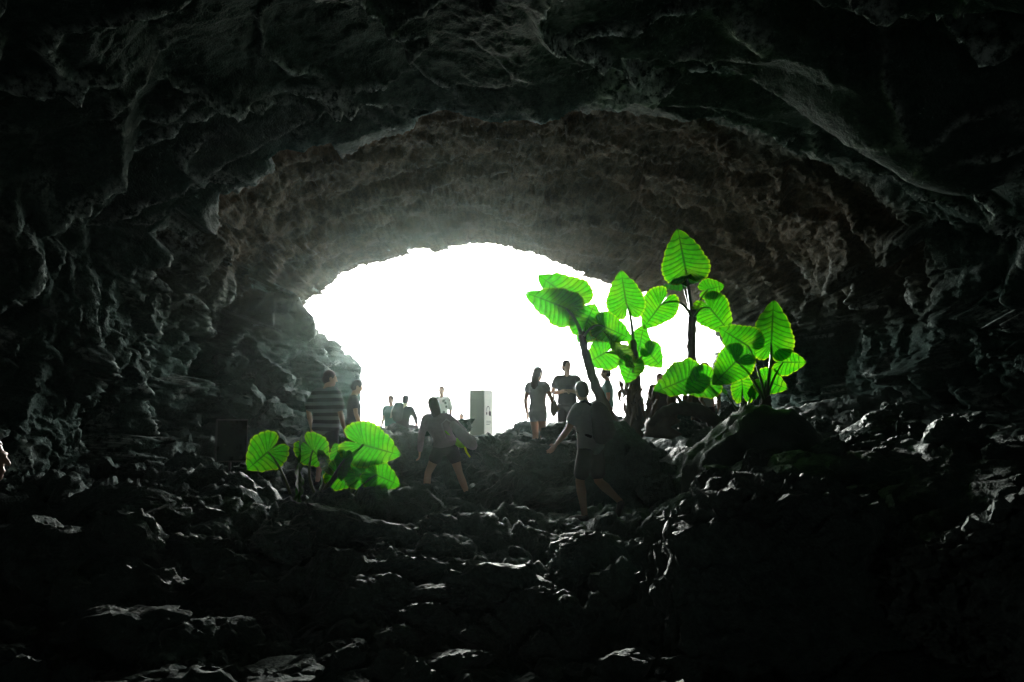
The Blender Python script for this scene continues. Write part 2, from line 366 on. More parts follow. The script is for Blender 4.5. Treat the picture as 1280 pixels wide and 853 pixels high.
def scatter(n, ux, uy, smin, smax, parent, sink=.35, sep=.8):
    c = 0; tries = 0
    while c < n and tries < n * 40:
        tries += 1
        y = 1 / rnd.uniform(1 / uy[1], 1 / uy[0]); x = rnd.uniform(*ux) * (y / 10 if ux[2:] else 1)
        x = rnd.uniform(ux[0], ux[1])
        s = smin + (smax - smin) * rnd.random() ** 2.2
        if any((x - a) ** 2 + (y - b) ** 2 < (sep * (s + t)) ** 2 for a, b, t in taken): continue
        if y < 11.15:      # keep the view over the crest clear
            top = ground_z(x, y) + s * .75 + .06; el = math.degrees(math.atan2(top - CAM.z, y)); py_ = 426.5 - FPX * math.tan(R(el) - PITCH); px_ = 640 + FPX * x / y
            if px_ < 830 and py_ < np.interp(px_, [0, 300, 400, 480, 560, 700, 800], [592, 600, 618, 616, 622, 646, 640]): continue
        taken.append((x, y, s)); c += 1
        stone((x, y, ground_z(x, y) + s * (.55 - sink - .2)), (s * rnd.uniform(.9, 1.4), s, s * rnd.uniform(.8, 1.15)),
              (rnd.uniform(-.35, .35), rnd.uniform(-.35, .35), rnd.uniform(0, 6.3)), rnd.randrange(12), parent)
# the boulders one can tell apart: thing by thing
def boulder(px, py, Y, size, seed, label, rot=(0, 0, 0), planes=12, rough=.07, m='boulder', sub=5, cutmin=.6, taken_r=None):
    c = P(px, py, Y)
    me = rockdata('boulder', sub, seed, planes, rough, (1, 1, 1), cutmin)
    o = link('boulder', me, M[m]); me.set_sharp_from_angle(angle=R(42)); o.location = c; o.scale = size; o.rotation_euler = rot
    tag(o, label, 'boulder', 'large boulders on the cave floor')
    taken.append((c.x, c.y, taken_r or max(size[0], size[1]) * .8)); return o
boulder(985, 800, 6.1, (1.35, 1.0, 1.12), 5, 'huge dark boulder in the right foreground with thin lit rim', (0, .1, .3), 14, .06, sub=6)
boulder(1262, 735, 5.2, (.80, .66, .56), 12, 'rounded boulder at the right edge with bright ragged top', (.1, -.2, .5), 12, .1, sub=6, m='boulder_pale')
boulder(952, 606, 10.6, (1.02, .8, 1.0), 23, 'smooth dark boulder under the rightmost green plant', (0, .1, .2), 9, .035, m='smooth', cutmin=.75)
boulder(735, 722, 7.3, (.42, .35, .38), 31, 'dark boulder on the slope below the person with the backpack', (.1, .1, .3))
boulder(562, 708, 7.6, (.36, .34, .34), 37, 'angular standing boulder in the middle of the rubble slope', (.05, .2, .9))
boulder(678, 788, 6.1, (.36, .3, .30), 41, 'lit-topped boulder in the lower middle of the slope', (.1, 0, .1))
boulder(470, 765, 6.4, (.42, .34, .26), 43, 'flat boulder low on the slope left of the middle', (.1, .1, .5))
boulder(160, 640, 8.4, (.58, .45, .30), 47, 'broad pale-topped boulder on the slope at the left', (0, .15, .2))
boulder(60, 690, 7.0, (.5, .45, .3), 53, 'low dark boulder near the left edge of the slope', (0, -.1, .6))
boulder(250, 830, 5.4, (.5, .4, .28), 59, 'dark lumpy boulder at the bottom left', (0, .1, 1.2))
boulder(500, 590, 12.9, (.66, .5, .62), 61, 'massive block right of the person looking down', (.1, .3, .4), sub=5)
boulder(672, 606, 12.5, (.62, .5, .60), 67, 'big dark block behind the person with the backpack', (0, .1, .2), 10, .09, sub=5)
boulder(765, 600, 11.9, (.7, .7, .8), 71, 'dark rounded block beside the shaggy plant trunk', (.2, 0, .7), 10, .05, sub=5)
boulder(1060, 690, 8.2, (.8, .7, .6), 73, 'dark boulder behind the huge foreground boulder', (0, 0, .4), 10, .08)
scatter(70, (-6, 1.3), (4.6, 9.6), .18, .55, floor, .32, .62)
scatter(45, (-6, 6), (9.2, 12.5), .14, .42, floor, .3, .62)
scatter(70, (-4.2, 3.8), (12.6, 16.4), .18, .46, floor, .22, .6)
scatter(34, (-2.4, 2.2), (11.2, 13.4), .2, .46, floor, .12, .5)
scatter(90, (-6.2, 1.8), (4.6, 9.8), .07, .2, floor, .25, .6)
scatter(6, (2.5, 6.5), (7, 12), .12, .3, floor, .4, .7)
# ridge stones with people on top, set by eye
for px, py, Y_, s in [(470, 548, 13.6, .34), (500, 556, 13.4, .3), (530, 560, 13.4, .33), (560, 560, 13.6, .36), (590, 556, 13.8, .3), (615, 560, 13.5, .32), (640, 566, 13.4, .36), (690, 562, 13.5, .35), (720, 566, 13.2, .3)]:
    c = P(px, py, Y_); stone(c, (s * 1.3, s, s), (rnd.uniform(-.4, .4), rnd.uniform(-.4, .4), rnd.uniform(0, 6)), rnd.randrange(12), floor)
# blocks of the left wall beside the mouth
for px, py, Y_, s in [(378, 455, 18.6, (.6, .5, .35)), (372, 500, 17.2, (.6, .5, .5)), (340, 470, 17.4, (.6, .5, .5)), (340, 520, 16.2, (.6, .5, .55)),
                      (308, 500, 16, (.5, .4, .5)), (320, 555, 15, (.7, .5, .6)), (415, 520, 17, (.5, .5, .5)), (350, 425, 19, (.5, .5, .35)), (290, 455, 16.8, (.45, .4, .5)), (280, 400, 17.2, (.4, .4, .5)), (365, 560, 14.5, (.6, .5, .5)),
                      (320, 420, 18.2, (.5, .4, .35)), (410, 560, 15, (.6, .6, .5))]:
    c = P(px, py, Y_); stone(c, s, (rnd.uniform(-.3, .3), rnd.uniform(-.3, .3), rnd.uniform(0, 6)), rnd.randrange(12), wall_left, 0)
#@@NEXT@@

# ------------------------------------------------------------------ leafy plants (giant elephant-ear plants)
def leafmat(name, tcol, dcol, edge):
    m, n, l, b = mat(name)
    uv = n.new('ShaderNodeUVMap'); uv.uv_map = 'uv'
    sx = n.new('ShaderNodeSeparateXYZ'); l.new(uv.outputs[0], sx.inputs[0])
    def math_(op, a, b_=None, c=None):
        q = n.new('ShaderNodeMath'); q.operation = op
        for k, v in enumerate((a, b_, c)):
            if v is None: continue
            if isinstance(v, (int, float)): q.inputs[k].default_value = v
            else: l.new(v, q.inputs[k])
        return q.outputs[0]
    ab = math_('ABSOLUTE', math_('SUBTRACT', math_('FRACT', sx.outputs[0]), .5))      # .5 on a vein
    vein = n.new('ShaderNodeMapRange'); l.new(ab, vein.inputs[0]); vein.inputs[1].default_value = .33; vein.inputs[2].default_value = .5
    rib = n.new('ShaderNodeMapRange'); l.new(sx.outputs[1], rib.inputs[0]); rib.inputs[1].default_value = .07; rib.inputs[2].default_value = .02
    mx = math_('MAXIMUM', math_('MULTIPLY', vein.outputs[0], .95), rib.outputs[0])
    t = n.new('ShaderNodeTexNoise'); t.inputs['Scale'].default_value = 9; t.inputs['Detail'].default_value = 6
    co = n.new('ShaderNodeTexCoord'); l.new(co.outputs['Object'], t.inputs['Vector'])
    rp = n.new('ShaderNodeValToRGB'); rp.color_ramp.elements[0].position = .3; rp.color_ramp.elements[1].position = .75
    rp.color_ramp.elements[0].color = (*[c * .72 for c in tcol], 1); rp.color_ramp.elements[1].color = (*[min(1, c * 1.2) for c in tcol], 1)
    l.new(t.outputs[0], rp.inputs[0])
    t5 = n.new('ShaderNodeTexNoise'); t5.inputs['Scale'].default_value = 2.2; t5.inputs['Detail'].default_value = 3; oi = n.new('ShaderNodeObjectInfo')
    av = n.new('ShaderNodeVectorMath'); av.operation = 'ADD'; l.new(co.outputs['Object'], av.inputs[0]); l.new(oi.outputs['Location'], av.inputs[1]); l.new(av.outputs[0], t5.inputs['Vector'])
    y5 = n.new('ShaderNodeMapRange'); y5.inputs[1].default_value = .48; y5.inputs[2].default_value = .75; l.new(t5.outputs[0], y5.inputs[0])
    m5 = n.new('ShaderNodeMixRGB'); l.new(math_('MULTIPLY', y5.outputs[0], .5), m5.inputs[0]); l.new(rp.outputs[0], m5.inputs[1]); m5.inputs[2].default_value = (*[.55 * a + .45 * b_ for a, b_ in zip(tcol, edge)], 1)
    sp = n.new('ShaderNodeTexVoronoi'); sp.inputs['Scale'].default_value = 7; l.new(av.outputs[0], sp.inputs['Vector'])
    s5 = n.new('ShaderNodeMapRange'); s5.inputs[1].default_value = .09; s5.inputs[2].default_value = .05; l.new(sp.outputs['Distance'], s5.inputs[0])
    m6 = n.new('ShaderNodeMixRGB'); l.new(math_('MULTIPLY', s5.outputs[0], .7), m6.inputs[0]); l.new(m5.outputs[0], m6.inputs[1]); m6.inputs[2].default_value = (.09, .07, .02, 1); rp = m6
    ed = n.new('ShaderNodeMapRange'); l.new(sx.outputs[1], ed.inputs[0]); ed.inputs[1].default_value = .9; ed.inputs[2].default_value = 1.0
    m1 = n.new('ShaderNodeMixRGB'); l.new(math_('MULTIPLY', ed.outputs[0], .75), m1.inputs[0]); l.new(rp.outputs[0], m1.inputs[1]); m1.inputs[2].default_value = (*edge, 1)
    m2 = n.new('ShaderNodeMixRGB'); l.new(mx, m2.inputs[0]); l.new(m1.outputs[0], m2.inputs[1]); m2.inputs[2].default_value = (.003, .035, .002, 1)
    tr = n.new('ShaderNodeBsdfTranslucent'); l.new(m2.outputs[0], tr.inputs[0])
    m3 = n.new('ShaderNodeMixRGB'); l.new(mx, m3.inputs[0]); m3.inputs[1].default_value = (*dcol, 1); m3.inputs[2].default_value = (.03, .07, .02, 1)
    l.new(m3.outputs[0], b.inputs['Base Color']); b.inputs['Roughness'].default_value = .45; b.inputs['Specular IOR Level'].default_value = .3
    bp = n.new('ShaderNodeBump'); bp.inputs['Strength'].default_value = .3; bp.inputs['Distance'].default_value = .01; l.new(t.outputs[0], bp.inputs['Height']); l.new(bp.outputs[0], b.inputs['Normal'])
    ms = n.new('ShaderNodeMixShader'); ms.inputs[0].default_value = .72; l.new(b.outputs[0], ms.inputs[1]); l.new(tr.outputs[0], ms.inputs[2])
    l.new(ms.outputs[0], n['Material Output'].inputs[0])
    return m
M['leaf'] = leafmat('leaf_green', (.022, .205, .002), (.011, .055, .005), (.26, .38, .006))
M['leaf_dark'] = leafmat('leaf_deep_green', (.009, .10, .002), (.009, .04, .005), (.03, .13, .006))
M['leaf_old'] = leafmat('leaf_ageing', (.04, .11, .005), (.02, .04, .006), (.2, .2, .02))
M['petiole'] = plain('petiole_green', (.035, .07, .025), .45, .3, 20)
M['trunk'] = plain('plant_trunk', (.05, .045, .035), .85, .5, 14)
M['husk'] = plain('dry_leaf_sheath', (.10, .075, .05), .85, .5, 10)

def leaf_mesh(lobe=.62, width=.6, nv=13, seg=7, cup=.10, droop=.10, wave=.012, seed=0, notch=.10):
    """heart-shaped blade: attached at the origin, tip at +y, length 1; real pleats between the side veins"""
    rng = random.Random(seed)
    phis = [0, 10, 25, 50, 80, 110, 140, 160, 172, 180]
    rho = [1, .80 + .06 * width, .43 + .48 * width, .21 + .62 * width, width, width * .98, .5 * (width + lobe) * 1.02, lobe * 1.0, lobe * .78, notch]
    def out(phi):
        return float(np.interp(phi, phis, rho))
    nn = nv * 4 + 1
    verts = []; faces = []; uvs = []
    for side in (1, -1):
        st = len(verts)
        asym = 1 + rng.uniform(-.05, .05)
        for i in range(nn):
            u = i / 4.0; f = i / (nn - 1)
            phi = 179.0 * (1 - f) ** .92
            # smooth outline by averaging
            r = sum(out(max(0, min(180, phi + d_))) for d_ in (-8, -4, 0, 4, 8)) / 5 if phi > 9 else out(phi)
            if phi > 170: r = out(phi)
            scal = 1 - .045 * (0.5 - 0.5 * math.cos(2 * math.pi * u)) * (1 if phi > 3 else 0) * -1 + rng.uniform(-.006, .006)
            E = Vector((side * math.sin(R(phi)) * r * asym * (1 if phi > .5 else 0), math.cos(R(phi)) * r, 0)) * scal
            ms_ = max(0, (1 - phi / 125.0)) ** 1.25 * .93
            if phi > 125: ms_ = -notch * .0
            S0 = Vector((0, ms_, 0))
            for j in range(seg + 1):
                t = j / seg
                pt = S0.lerp(E, t)
                bow = math.sin(math.pi * t) * .05 * (1 if phi > 8 else 0)
                pt.y -= bow * (.5 if phi < 120 else -.3)
                pl = math.sin(math.pi * min(1, t * 1.15)) * wave * math.cos(2 * math.pi * u)
                z = -cup * abs(pt.x) ** 1.4 - droop * max(0, pt.y) ** 2.2 - droop * .5 * max(0, -pt.y) ** 1.5 + pl + (.03 * math.sin(6 * phi / 57 + seed) + .025 * math.sin(11 * phi / 57 + 2.3 * seed + side)) * t ** 3
                verts.append((pt.x, pt.y, z)); uvs.append((u, t))
        for i in range(nn - 1):
            for j in range(seg):
                a = st + i * (seg + 1) + j; q = (a, a + 1, a + seg + 2, a + seg + 1)
                faces.append(q if side == -1 else q[::-1])
    me = mesh('leaf', verts, faces)
    ul = me.uv_layers.new(name='uv')
    for lp in me.loops: ul.data[lp.index].uv = uvs[lp.vertex_index]
    bm = bmesh.new(); bm.from_mesh(me); bmesh.ops.remove_doubles(bm, verts=bm.verts, dist=.0005); bmesh.ops.recalc_face_normals(bm, faces=bm.faces)
    bm.to_mesh(me); bm.free(); me.update(); return me
def tube_mesh(name, pts, rad, n=8, seed=None, rough=0):
    pts = [Vector(p_) for p_ in pts]; verts = []; faces = []
    ref = Vector((.3, .9, .2)).normalized()
    for i, p_ in enumerate(pts):
        t = (pts[min(i + 1, len(pts) - 1)] - pts[max(i - 1, 0)]).normalized()
        a = t.cross(ref).normalized(); b = t.cross(a)
        for k in range(n):
            an = 2 * math.pi * k / n
            rr = rad[i] * (1 + (rough * math.sin(k * 12.9 + i * 78.2 + (seed or 0)) if rough else 0))
            verts.append(p_ + (a * math.cos(an) + b * math.sin(an)) * rr)
    for i in range(len(pts) - 1):
        for k in range(n):
            faces.append((i * n + k, i * n + (k + 1) % n, (i + 1) * n + (k + 1) % n, (i + 1) * n + k))
    faces.append(tuple(range(n))[::-1]); faces.append(tuple((len(pts) - 1) * n + k for k in range(n)))
    return mesh(name, verts, faces)
def bez(a, b, c, n=9):
    return [a * (1 - t) ** 2 + b * 2 * t * (1 - t) + c * t * t for t in [k / (n - 1) for k in range(n)]]
def add_leaf(plant, basepx, tippx, Y, roll=0, dtip=0.0, lobe=.62, width=.6, m='leaf', stem=None, sY=None, bend=None, seed=0, back=.0, cup=.1, droop=.08, r=.014, notch=.1):
    """blade with its stalk; base and tip as seen, Y its distance, roll turns it about its midrib, dtip how far the tip leans away"""
    o0 = plant.location
    B = P(*basepx, Y); T = P(*tippx, Y + dtip)
    yv = (T - B); L = yv.length; yv.normalize()
    zc = (CAM - B).normalized() * -1          # the upper face looks to the light, the underside to the visitor
    zc = (zc - yv * zc.dot(yv)).normalized(); xv = yv.cross(zc)
    mt = Matrix((xv, yv, zc)).transposed().to_4x4() @ Matrix.Rotation(R(roll), 4, 'Y')
    me = leaf_mesh(lobe, width, 13 if L > .4 else 9, 7, cup, droop, .022, seed, notch)
    o = link('leaf', me, M[m], plant)
    o.matrix_local = Matrix.Translation(B - o0) @ mt @ Matrix.Scale(L, 4)
    if stem is not None:
        A = P(*stem, sY if sY else Y) if len(stem) == 2 else Vector(stem)
        mid = P(*bend, ((sY or Y) + Y) / 2) if bend else A.lerp(B, .55) + Vector((0, .03, .12 * (B - A).length))
        pts = [q - o0 for q in bez(A, mid, B)]
        link('petiole', tube_mesh('petiole', pts, [r * (1.5 - .8 * k / 8) for k in range(9)]), M['petiole'], plant)
    return o
def add_trunk(plant, pxs, rads, m='trunk', rough=.12, sheath=True):
    o0 = plant.location; pts = [P(a, b, y_) - o0 for a, b, y_ in pxs]
    # subdivide
    q = []; rr = []
    for i in range(len(pts) - 1):
        for k in range(5):
            t = k / 5; q.append(pts[i].lerp(pts[i + 1], t)); rr.append((rads[i] * (1 - t) + rads[i + 1] * t) * (1 + .10 * math.sin((i * 5 + k) * 2.4)))
    q.append(pts[-1]); rr.append(rads[-1])
    for i in range(1, len(q) - 1): pass
    for _ in range(2):
        q = [q[0]] + [(q[i - 1] + q[i] * 2 + q[i + 1]) / 4 for i in range(1, len(q) - 1)] + [q[-1]]
    return link('trunk', tube_mesh('trunk', q, rr, 12, 3, rough), M[m], plant)
def husks(plant, px, py, Y, n, spread, length, seed):
    """dry sheaths hanging from an old trunk, each its own piece"""
    rg = random.Random(seed); o0 = plant.location
    for k in range(n):
        A = P(px + rg.uniform(-spread, spread), py + rg.uniform(-18, 14), Y + rg.uniform(-.15, .15)) - o0
        B = A + Vector((rg.uniform(-.12, .12), rg.uniform(-.1, .1), -length * rg.uniform(.5, 1.1)))
        Mi = A.lerp(B, .5) + Vector((rg.uniform(-.1, .1), -.08, .04))
        link('dry_sheath', tube_mesh('dry_sheath', bez(A, Mi, B, 6), [.012, .03, .035, .03, .02, .006], 6, k, .35), M['husk'], plant)

G = 'giant leafy plants in the cave'
# front plants, low on the crest at the left
YA = 9.15
pa = empty('leafy_plant', P(362, 622, YA), 'small plant with one heart-shaped leaf, leftmost of the low green plants', 'plant', G)
add_leaf(pa, (335, 565), (309, 587), YA, 0, .05, .78, .72, stem=(363, 618), bend=(352, 582), seed=1, cup=.05, r=.012)
add_leaf(pa, (372, 612), (373, 542), YA + .1, 82, .0, .3, .42, m='leaf_dark', stem=(371, 618), seed=2)
pb = empty('leafy_plant', P(400, 626, YA + .05), 'low bright green plant with many broad leaves in front of the striped shirt', 'plant', G)
add_leaf(pb, (391, 563), (409, 582), YA + .15, 15, .05, .92, .85, stem=(396, 622), bend=(380, 595), seed=3, cup=.05)
add_leaf(pb, (412, 584), (396, 563), YA, 60, .05, .7, .7, m='leaf_old', stem=(399, 622), seed=4)
add_leaf(pb, (424, 594), (446, 604), YA, 10, .0, .8, .8, stem=(402, 622), seed=5)
add_leaf(pb, (424, 570), (418, 554), YA + .1, 20, 0, .5, .75, stem=(402, 622), seed=6)
add_leaf(pb, (454, 556), (501, 570), YA - .1, -12, .05, .62, .62, stem=(397, 626), bend=(432, 576), seed=7, cup=.05, r=.022)
add_leaf(pb, (431, 574), (428, 603), YA - .2, 58, 0, .4, .7, m='leaf_dark', stem=(402, 624), seed=9)
pc = empty('leafy_plant', P(434, 630, YA), 'small plant with two overlapping leaves right of the low green clump', 'plant', G)
add_leaf(pc, (451, 592), (470, 612), YA, 0, 0, .75, .78, stem=(434, 628), seed=10)
add_leaf(pc, (471, 594), (501, 607), YA - .05, 10, 0, .62, .6, stem=(437, 630), bend=(452, 602), seed=11)
add_leaf(pc, (447, 584), (438, 572), YA + .05, 15, 0, .7, .8, stem=(432, 628), seed=12)
add_leaf(pc, (402, 616), (402, 560), YA + .2, 84, 0, .3, .4, m='leaf_dark', seed=13)

# plants on the rocks right of the middle
YB = 12.4
pd = empty('leafy_plant', P(778, 552, YB), 'leaning plant with thick bent trunk and big leaf hanging left', 'plant', G)
add_trunk(pd, [(780, 556, YB), (766, 530, YB), (748, 492, YB), (735, 455, YB), (728, 425, YB), (727, 415, YB)], [.10, .10, .085, .07, .06, .055])
add_leaf(pd, (716, 374), (672, 345), YB + .25, 18, .1, .40, .52, stem=(727, 418), seed=14, r=.022, bend=(722, 396))
add_leaf(pd, (708, 386), (657, 364), YB - .1, -34, -.05, .30, .50, m='leaf', stem=(726, 418), seed=15, r=.022, bend=(722, 400))
add_leaf(pd, (733, 404), (743, 380), YB, 10, .05, .85, .85, stem=(728, 420), seed=16)
add_leaf(pd, (754, 408), (791, 424), YB - .1, 15, .0, .35, .5, stem=(730, 420), bend=(742, 402), seed=17, m='leaf')
add_leaf(pd, (737, 412), (722, 428), YB + .3, 10, .1, .6, .8, stem=(728, 420), seed=18)
pe = empty('leafy_plant', P(792, 545, YB + .2), 'plant with shaggy brown trunk and tall pointed leaf on pale stalk', 'plant', G)
add_trunk(pe, [(790, 548, YB + .2), (792, 520, YB + .2), (793, 485, YB + .2), (794, 455, YB + .2), (791, 425, YB + .2)], [.17, .15, .11, .07, .045])
husks(pe, 792, 492, YB + .05, 16, 20, .42, 4)
add_leaf(pe, (783, 380), (776, 339), YB + .2, 8, .1, .5, .56, stem=(791, 425), bend=(790, 396), seed=19, r=.02)
add_leaf(pe, (757, 441), (732, 455), YB, 5, 0, .7, .78, stem=(790, 462), bend=(775, 438), seed=20, r=.018)
add_leaf(pe, (790, 456), (782, 480), YB - .1, -5, 0, .4, .66, stem=(791, 466), seed=21)
add_leaf(pe, (786, 448), (751, 414), YB - .05, 66, 0, .2, .46, m='leaf_old', stem=(790, 462), seed=22)
add_leaf(pe, (800, 432), (804, 406), YB + .3, 35, .05, .45, .7, stem=(793, 455), seed=23)
add_leaf(pe, (811, 441), (828, 460), YB + .35, 10, 0, .5, .66, stem=(794, 462), bend=(802, 440), seed=24)
YD = 13.0
pf = empty('leafy_plant', P(872, 520, YD), 'tallest plant with bare trunk and one big upright leaf on top', 'plant', G)
add_trunk(pf, [(872, 525, YD), (869, 480, YD), (864, 440, YD), (865, 405, YD), (866, 388, YD)], [.10, .085, .07, .07, .065])
add_leaf(pf, (857, 337), (847, 287), YD, 6, .1, .33, .53, stem=(865, 392), seed=26, r=.022)
add_leaf(pf, (852, 352), (826, 358), YD + .1, -68, .0, .3, .8, m='leaf_dark', stem=(864, 392), seed=27)
add_leaf(pf, (858, 352), (878, 349), YD + .15, -66, .0, .3, .8, m='leaf_dark', stem=(864, 392), seed=28)
add_leaf(pf, (885, 362), (905, 357), YD, 5, 0, .62, .66, stem=(868, 394), bend=(873, 374), seed=29)
add_leaf(pf, (888, 386), (914, 417), YD - .1, 8, 0, .50, .58, stem=(868, 396), bend=(876, 380), seed=30)
add_leaf(pf, (826, 381), (803, 412), YD - .2, 0, 0, .58, .60, stem=(864, 396), bend=(852, 368), seed=31, r=.018)
YE = 11.2
pg = empty('leafy_plant', P(957, 515, YE), 'broad many-leaved plant standing on the smooth dark boulder', 'plant', G)
add_trunk(pg, [(956, 528, YE), (957, 510, YE), (958, 495, YE)], [.09, .08, .06])
add_leaf(pg, (964, 430), (967, 376), YE, 0, .05, .42, .48, stem=(957, 498), seed=32, r=.018, bend=(964, 462))
add_leaf(pg, (934, 432), (898, 410), YE - .05, 12, 0, .42, .6, stem=(957, 498), bend=(945, 446), seed=33)
add_leaf(pg, (920, 452), (890, 482), YE - .1, -5, 0, .5, .55, stem=(955, 500), bend=(938, 464), seed=34)
add_leaf(pg, (979, 453), (1007, 453), YE, 0, 0, .5, .62, stem=(959, 498), bend=(966, 470), seed=35)
add_leaf(pg, (957, 476), (984, 486), YE + .1, 5, 0, .5, .62, stem=(957, 500), seed=36)
ph = empty('leafy_plant', P(928, 528, YE + .6), 'young upright plant just left of the boulder-top plant', 'plant', G)
add_leaf(ph, (928, 486), (926, 462), YE + .6, 10, 0, .85, .62, stem=(926, 524), seed=39)
add_leaf(ph, (905, 490), (893, 484), YE + .6, 70, 0, .3, .6, m='leaf_dark', stem=(928, 524), seed=40)
add_leaf(ph, (941, 492), (945, 478), YE + .5, 40, 0, .5, .6, m='leaf_dark', stem=(930, 524), seed=41)
YF = 11.9
pi_ = empty('leafy_plant', P(905, 540, YF), 'low spreading plant with a fallen trunk and two drooping leaves', 'plant', G)
add_trunk(pi_, [(812, 532, YF + .2), (828, 516, YF + .1), (850, 510, YF), (875, 514, YF), (895, 528, YF), (908, 545, YF)], [.05, .08, .10, .11, .10, .09])
add_leaf(pi_, (862, 472), (817, 493), YF - .1, 42, 0, .40, .62, m='leaf', stem=(893, 496), bend=(876, 476), seed=42)
add_leaf(pi_, (883, 478), (855, 491), YF - .2, 15, 0, .50, .75, stem=(899, 500), bend=(890, 486), seed=43)
husks(pi_, 845, 500, YF + .3, 12, 28, .35, 9)
pj = empty('plant_stump', P(808, 545, YB + .5), 'broken shaggy plant stump beside the trunk with hanging sheaths', 'stump')
add_trunk(pj, [(825, 548, YB + .5), (828, 510, YB + .5), (824, 480, YB + .5)], [.26, .22, .16], rough=.3)
husks(pj, 826, 492, YB + .4, 10, 16, .4, 14)

# ------------------------------------------------------------------ people
def etube(pts, A, B, side, n=14):
    """elliptical tube with rounded ends through pts; half-widths A along side, B across"""
    pts = [Vector(q) for q in pts]; V = []; F = []; m_ = len(pts)
    rows = []
    t0 = (pts[1] - pts[0]).normalized(); t1 = (pts[-1] - pts[-2]).normalized()
    r0 = min(A[0], B[0]); r1 = min(A[-1], B[-1])
    seq = [(pts[0] - t0 * r0 * .55, A[0] * .6, B[0] * .6, t0)]
    for i in range(m_):
        t = (pts[min(i + 1, m_ - 1)] - pts[max(i - 1, 0)]).normalized(); seq.append((pts[i], A[i], B[i], t))
    seq.append((pts[-1] + t1 * r1 * .55, A[-1] * .6, B[-1] * .6, t1))
    for c, a, b, t in seq:
        s_ = (side - t * side.dot(t))
        if s_.length < 1e-4: s_ = t.orthogonal()
        s_.normalize(); f_ = t.cross(s_)
        rows.append(len(V)); V += [c + s_ * (a * math.cos(2 * math.pi * k / n)) + f_ * (b * math.sin(2 * math.pi * k / n)) for k in range(n)]
    for i in range(len(rows) - 1):
        for k in range(n):
            F.append((rows[i] + k, rows[i] + (k + 1) % n, rows[i + 1] + (k + 1) % n, rows[i + 1] + k))
    V.append(pts[0] - t0 * r0 * .8); V.append(pts[-1] + t1 * r1 * .8)
    for k in range(n):
        F.append((len(V) - 2, rows[0] + (k + 1) % n, rows[0] + k)); F.append((len(V) - 1, rows[-1] + k, rows[-1] + (k + 1) % n))
    return V, F
def ell(c, r, rot=None, n=12):
    V = []; F = []; c = Vector(c); m_ = rot or Matrix.Identity(3)
    rings_ = 9
    V.append(c + m_ @ Vector((0, 0, r[2])))
    for i in range(1, rings_):
        a = math.pi * i / rings_
        for k in range(n):
            b = 2 * math.pi * k / n; V.append(c + m_ @ Vector((r[0] * math.sin(a) * math.cos(b), r[1] * math.sin(a) * math.sin(b), r[2] * math.cos(a))))
    V.append(c + m_ @ Vector((0, 0, -r[2])))
    for k in range(n): F.append((0, 1 + k, 1 + (k + 1) % n)); F.append((len(V) - 1, 1 + (rings_ - 2) * n + (k + 1) % n, 1 + (rings_ - 2) * n + k))
    for i in range(rings_ - 2):
        for k in range(n): a = 1 + i * n; F.append((a + k, a + n + k, a + n + (k + 1) % n, a + (k + 1) % n))
    return V, F
def fuse(name, prims, vox=.012, smooth=4, fac=.5):
    V = []; F = []
    for v, f in prims:
        o_ = len(V); V += v; F += [tuple(i + o_ for i in q) for q in f]
    bm = bmesh.new(); me = mesh(name + '_raw', V, F); bm.from_mesh(me); bmesh.ops.recalc_face_normals(bm, faces=bm.faces); bm.to_mesh(me); bm.free()
    o = bpy.data.objects.new('raw', me); C.objects.link(o)
    rm = o.modifiers.new('r', 'REMESH'); rm.mode = 'VOXEL'; rm.voxel_size = vox
    if smooth:
        sm = o.modifiers.new('s', 'SMOOTH'); sm.iterations = smooth; sm.factor = fac
    dg = bpy.context.evaluated_depsgraph_get(); dg.update()
    out = bpy.data.meshes.new_from_object(o.evaluated_get(dg)); out.name = name
    bpy.data.objects.remove(o); bpy.data.meshes.remove(me)
    return out
M['skin'] = plain('skin', (.40, .25, .18), .55, .08, 8)
M['hair'] = plain('dark_hair', (.025, .018, .014), .5, .4, 60)
M['hair_brown'] = plain('brown_hair', (.07, .045, .03), .5, .4, 60)
M['cloth_dark'] = plain('dark_cloth', (.03, .03, .034), .9, .3, 25)
M['cloth_black'] = plain('black_cloth', (.014, .014, .016), .9, .3, 25)
M['cloth_grey'] = plain('grey_cloth', (.36, .36, .37), .9, .15, 25)
M['cloth_pale'] = plain('pale_cloth', (.5, .5, .48), .9, .15, 25)
M['cloth_plum'] = plain('plum_cloth', (.22, .17, .20), .9, .25, 25)
M['cloth_teal'] = plain('teal_cloth', (.10, .24, .21), .9, .2, 25)
M['shoe'] = plain('shoe', (.04, .04, .04), .7, .3, 20)
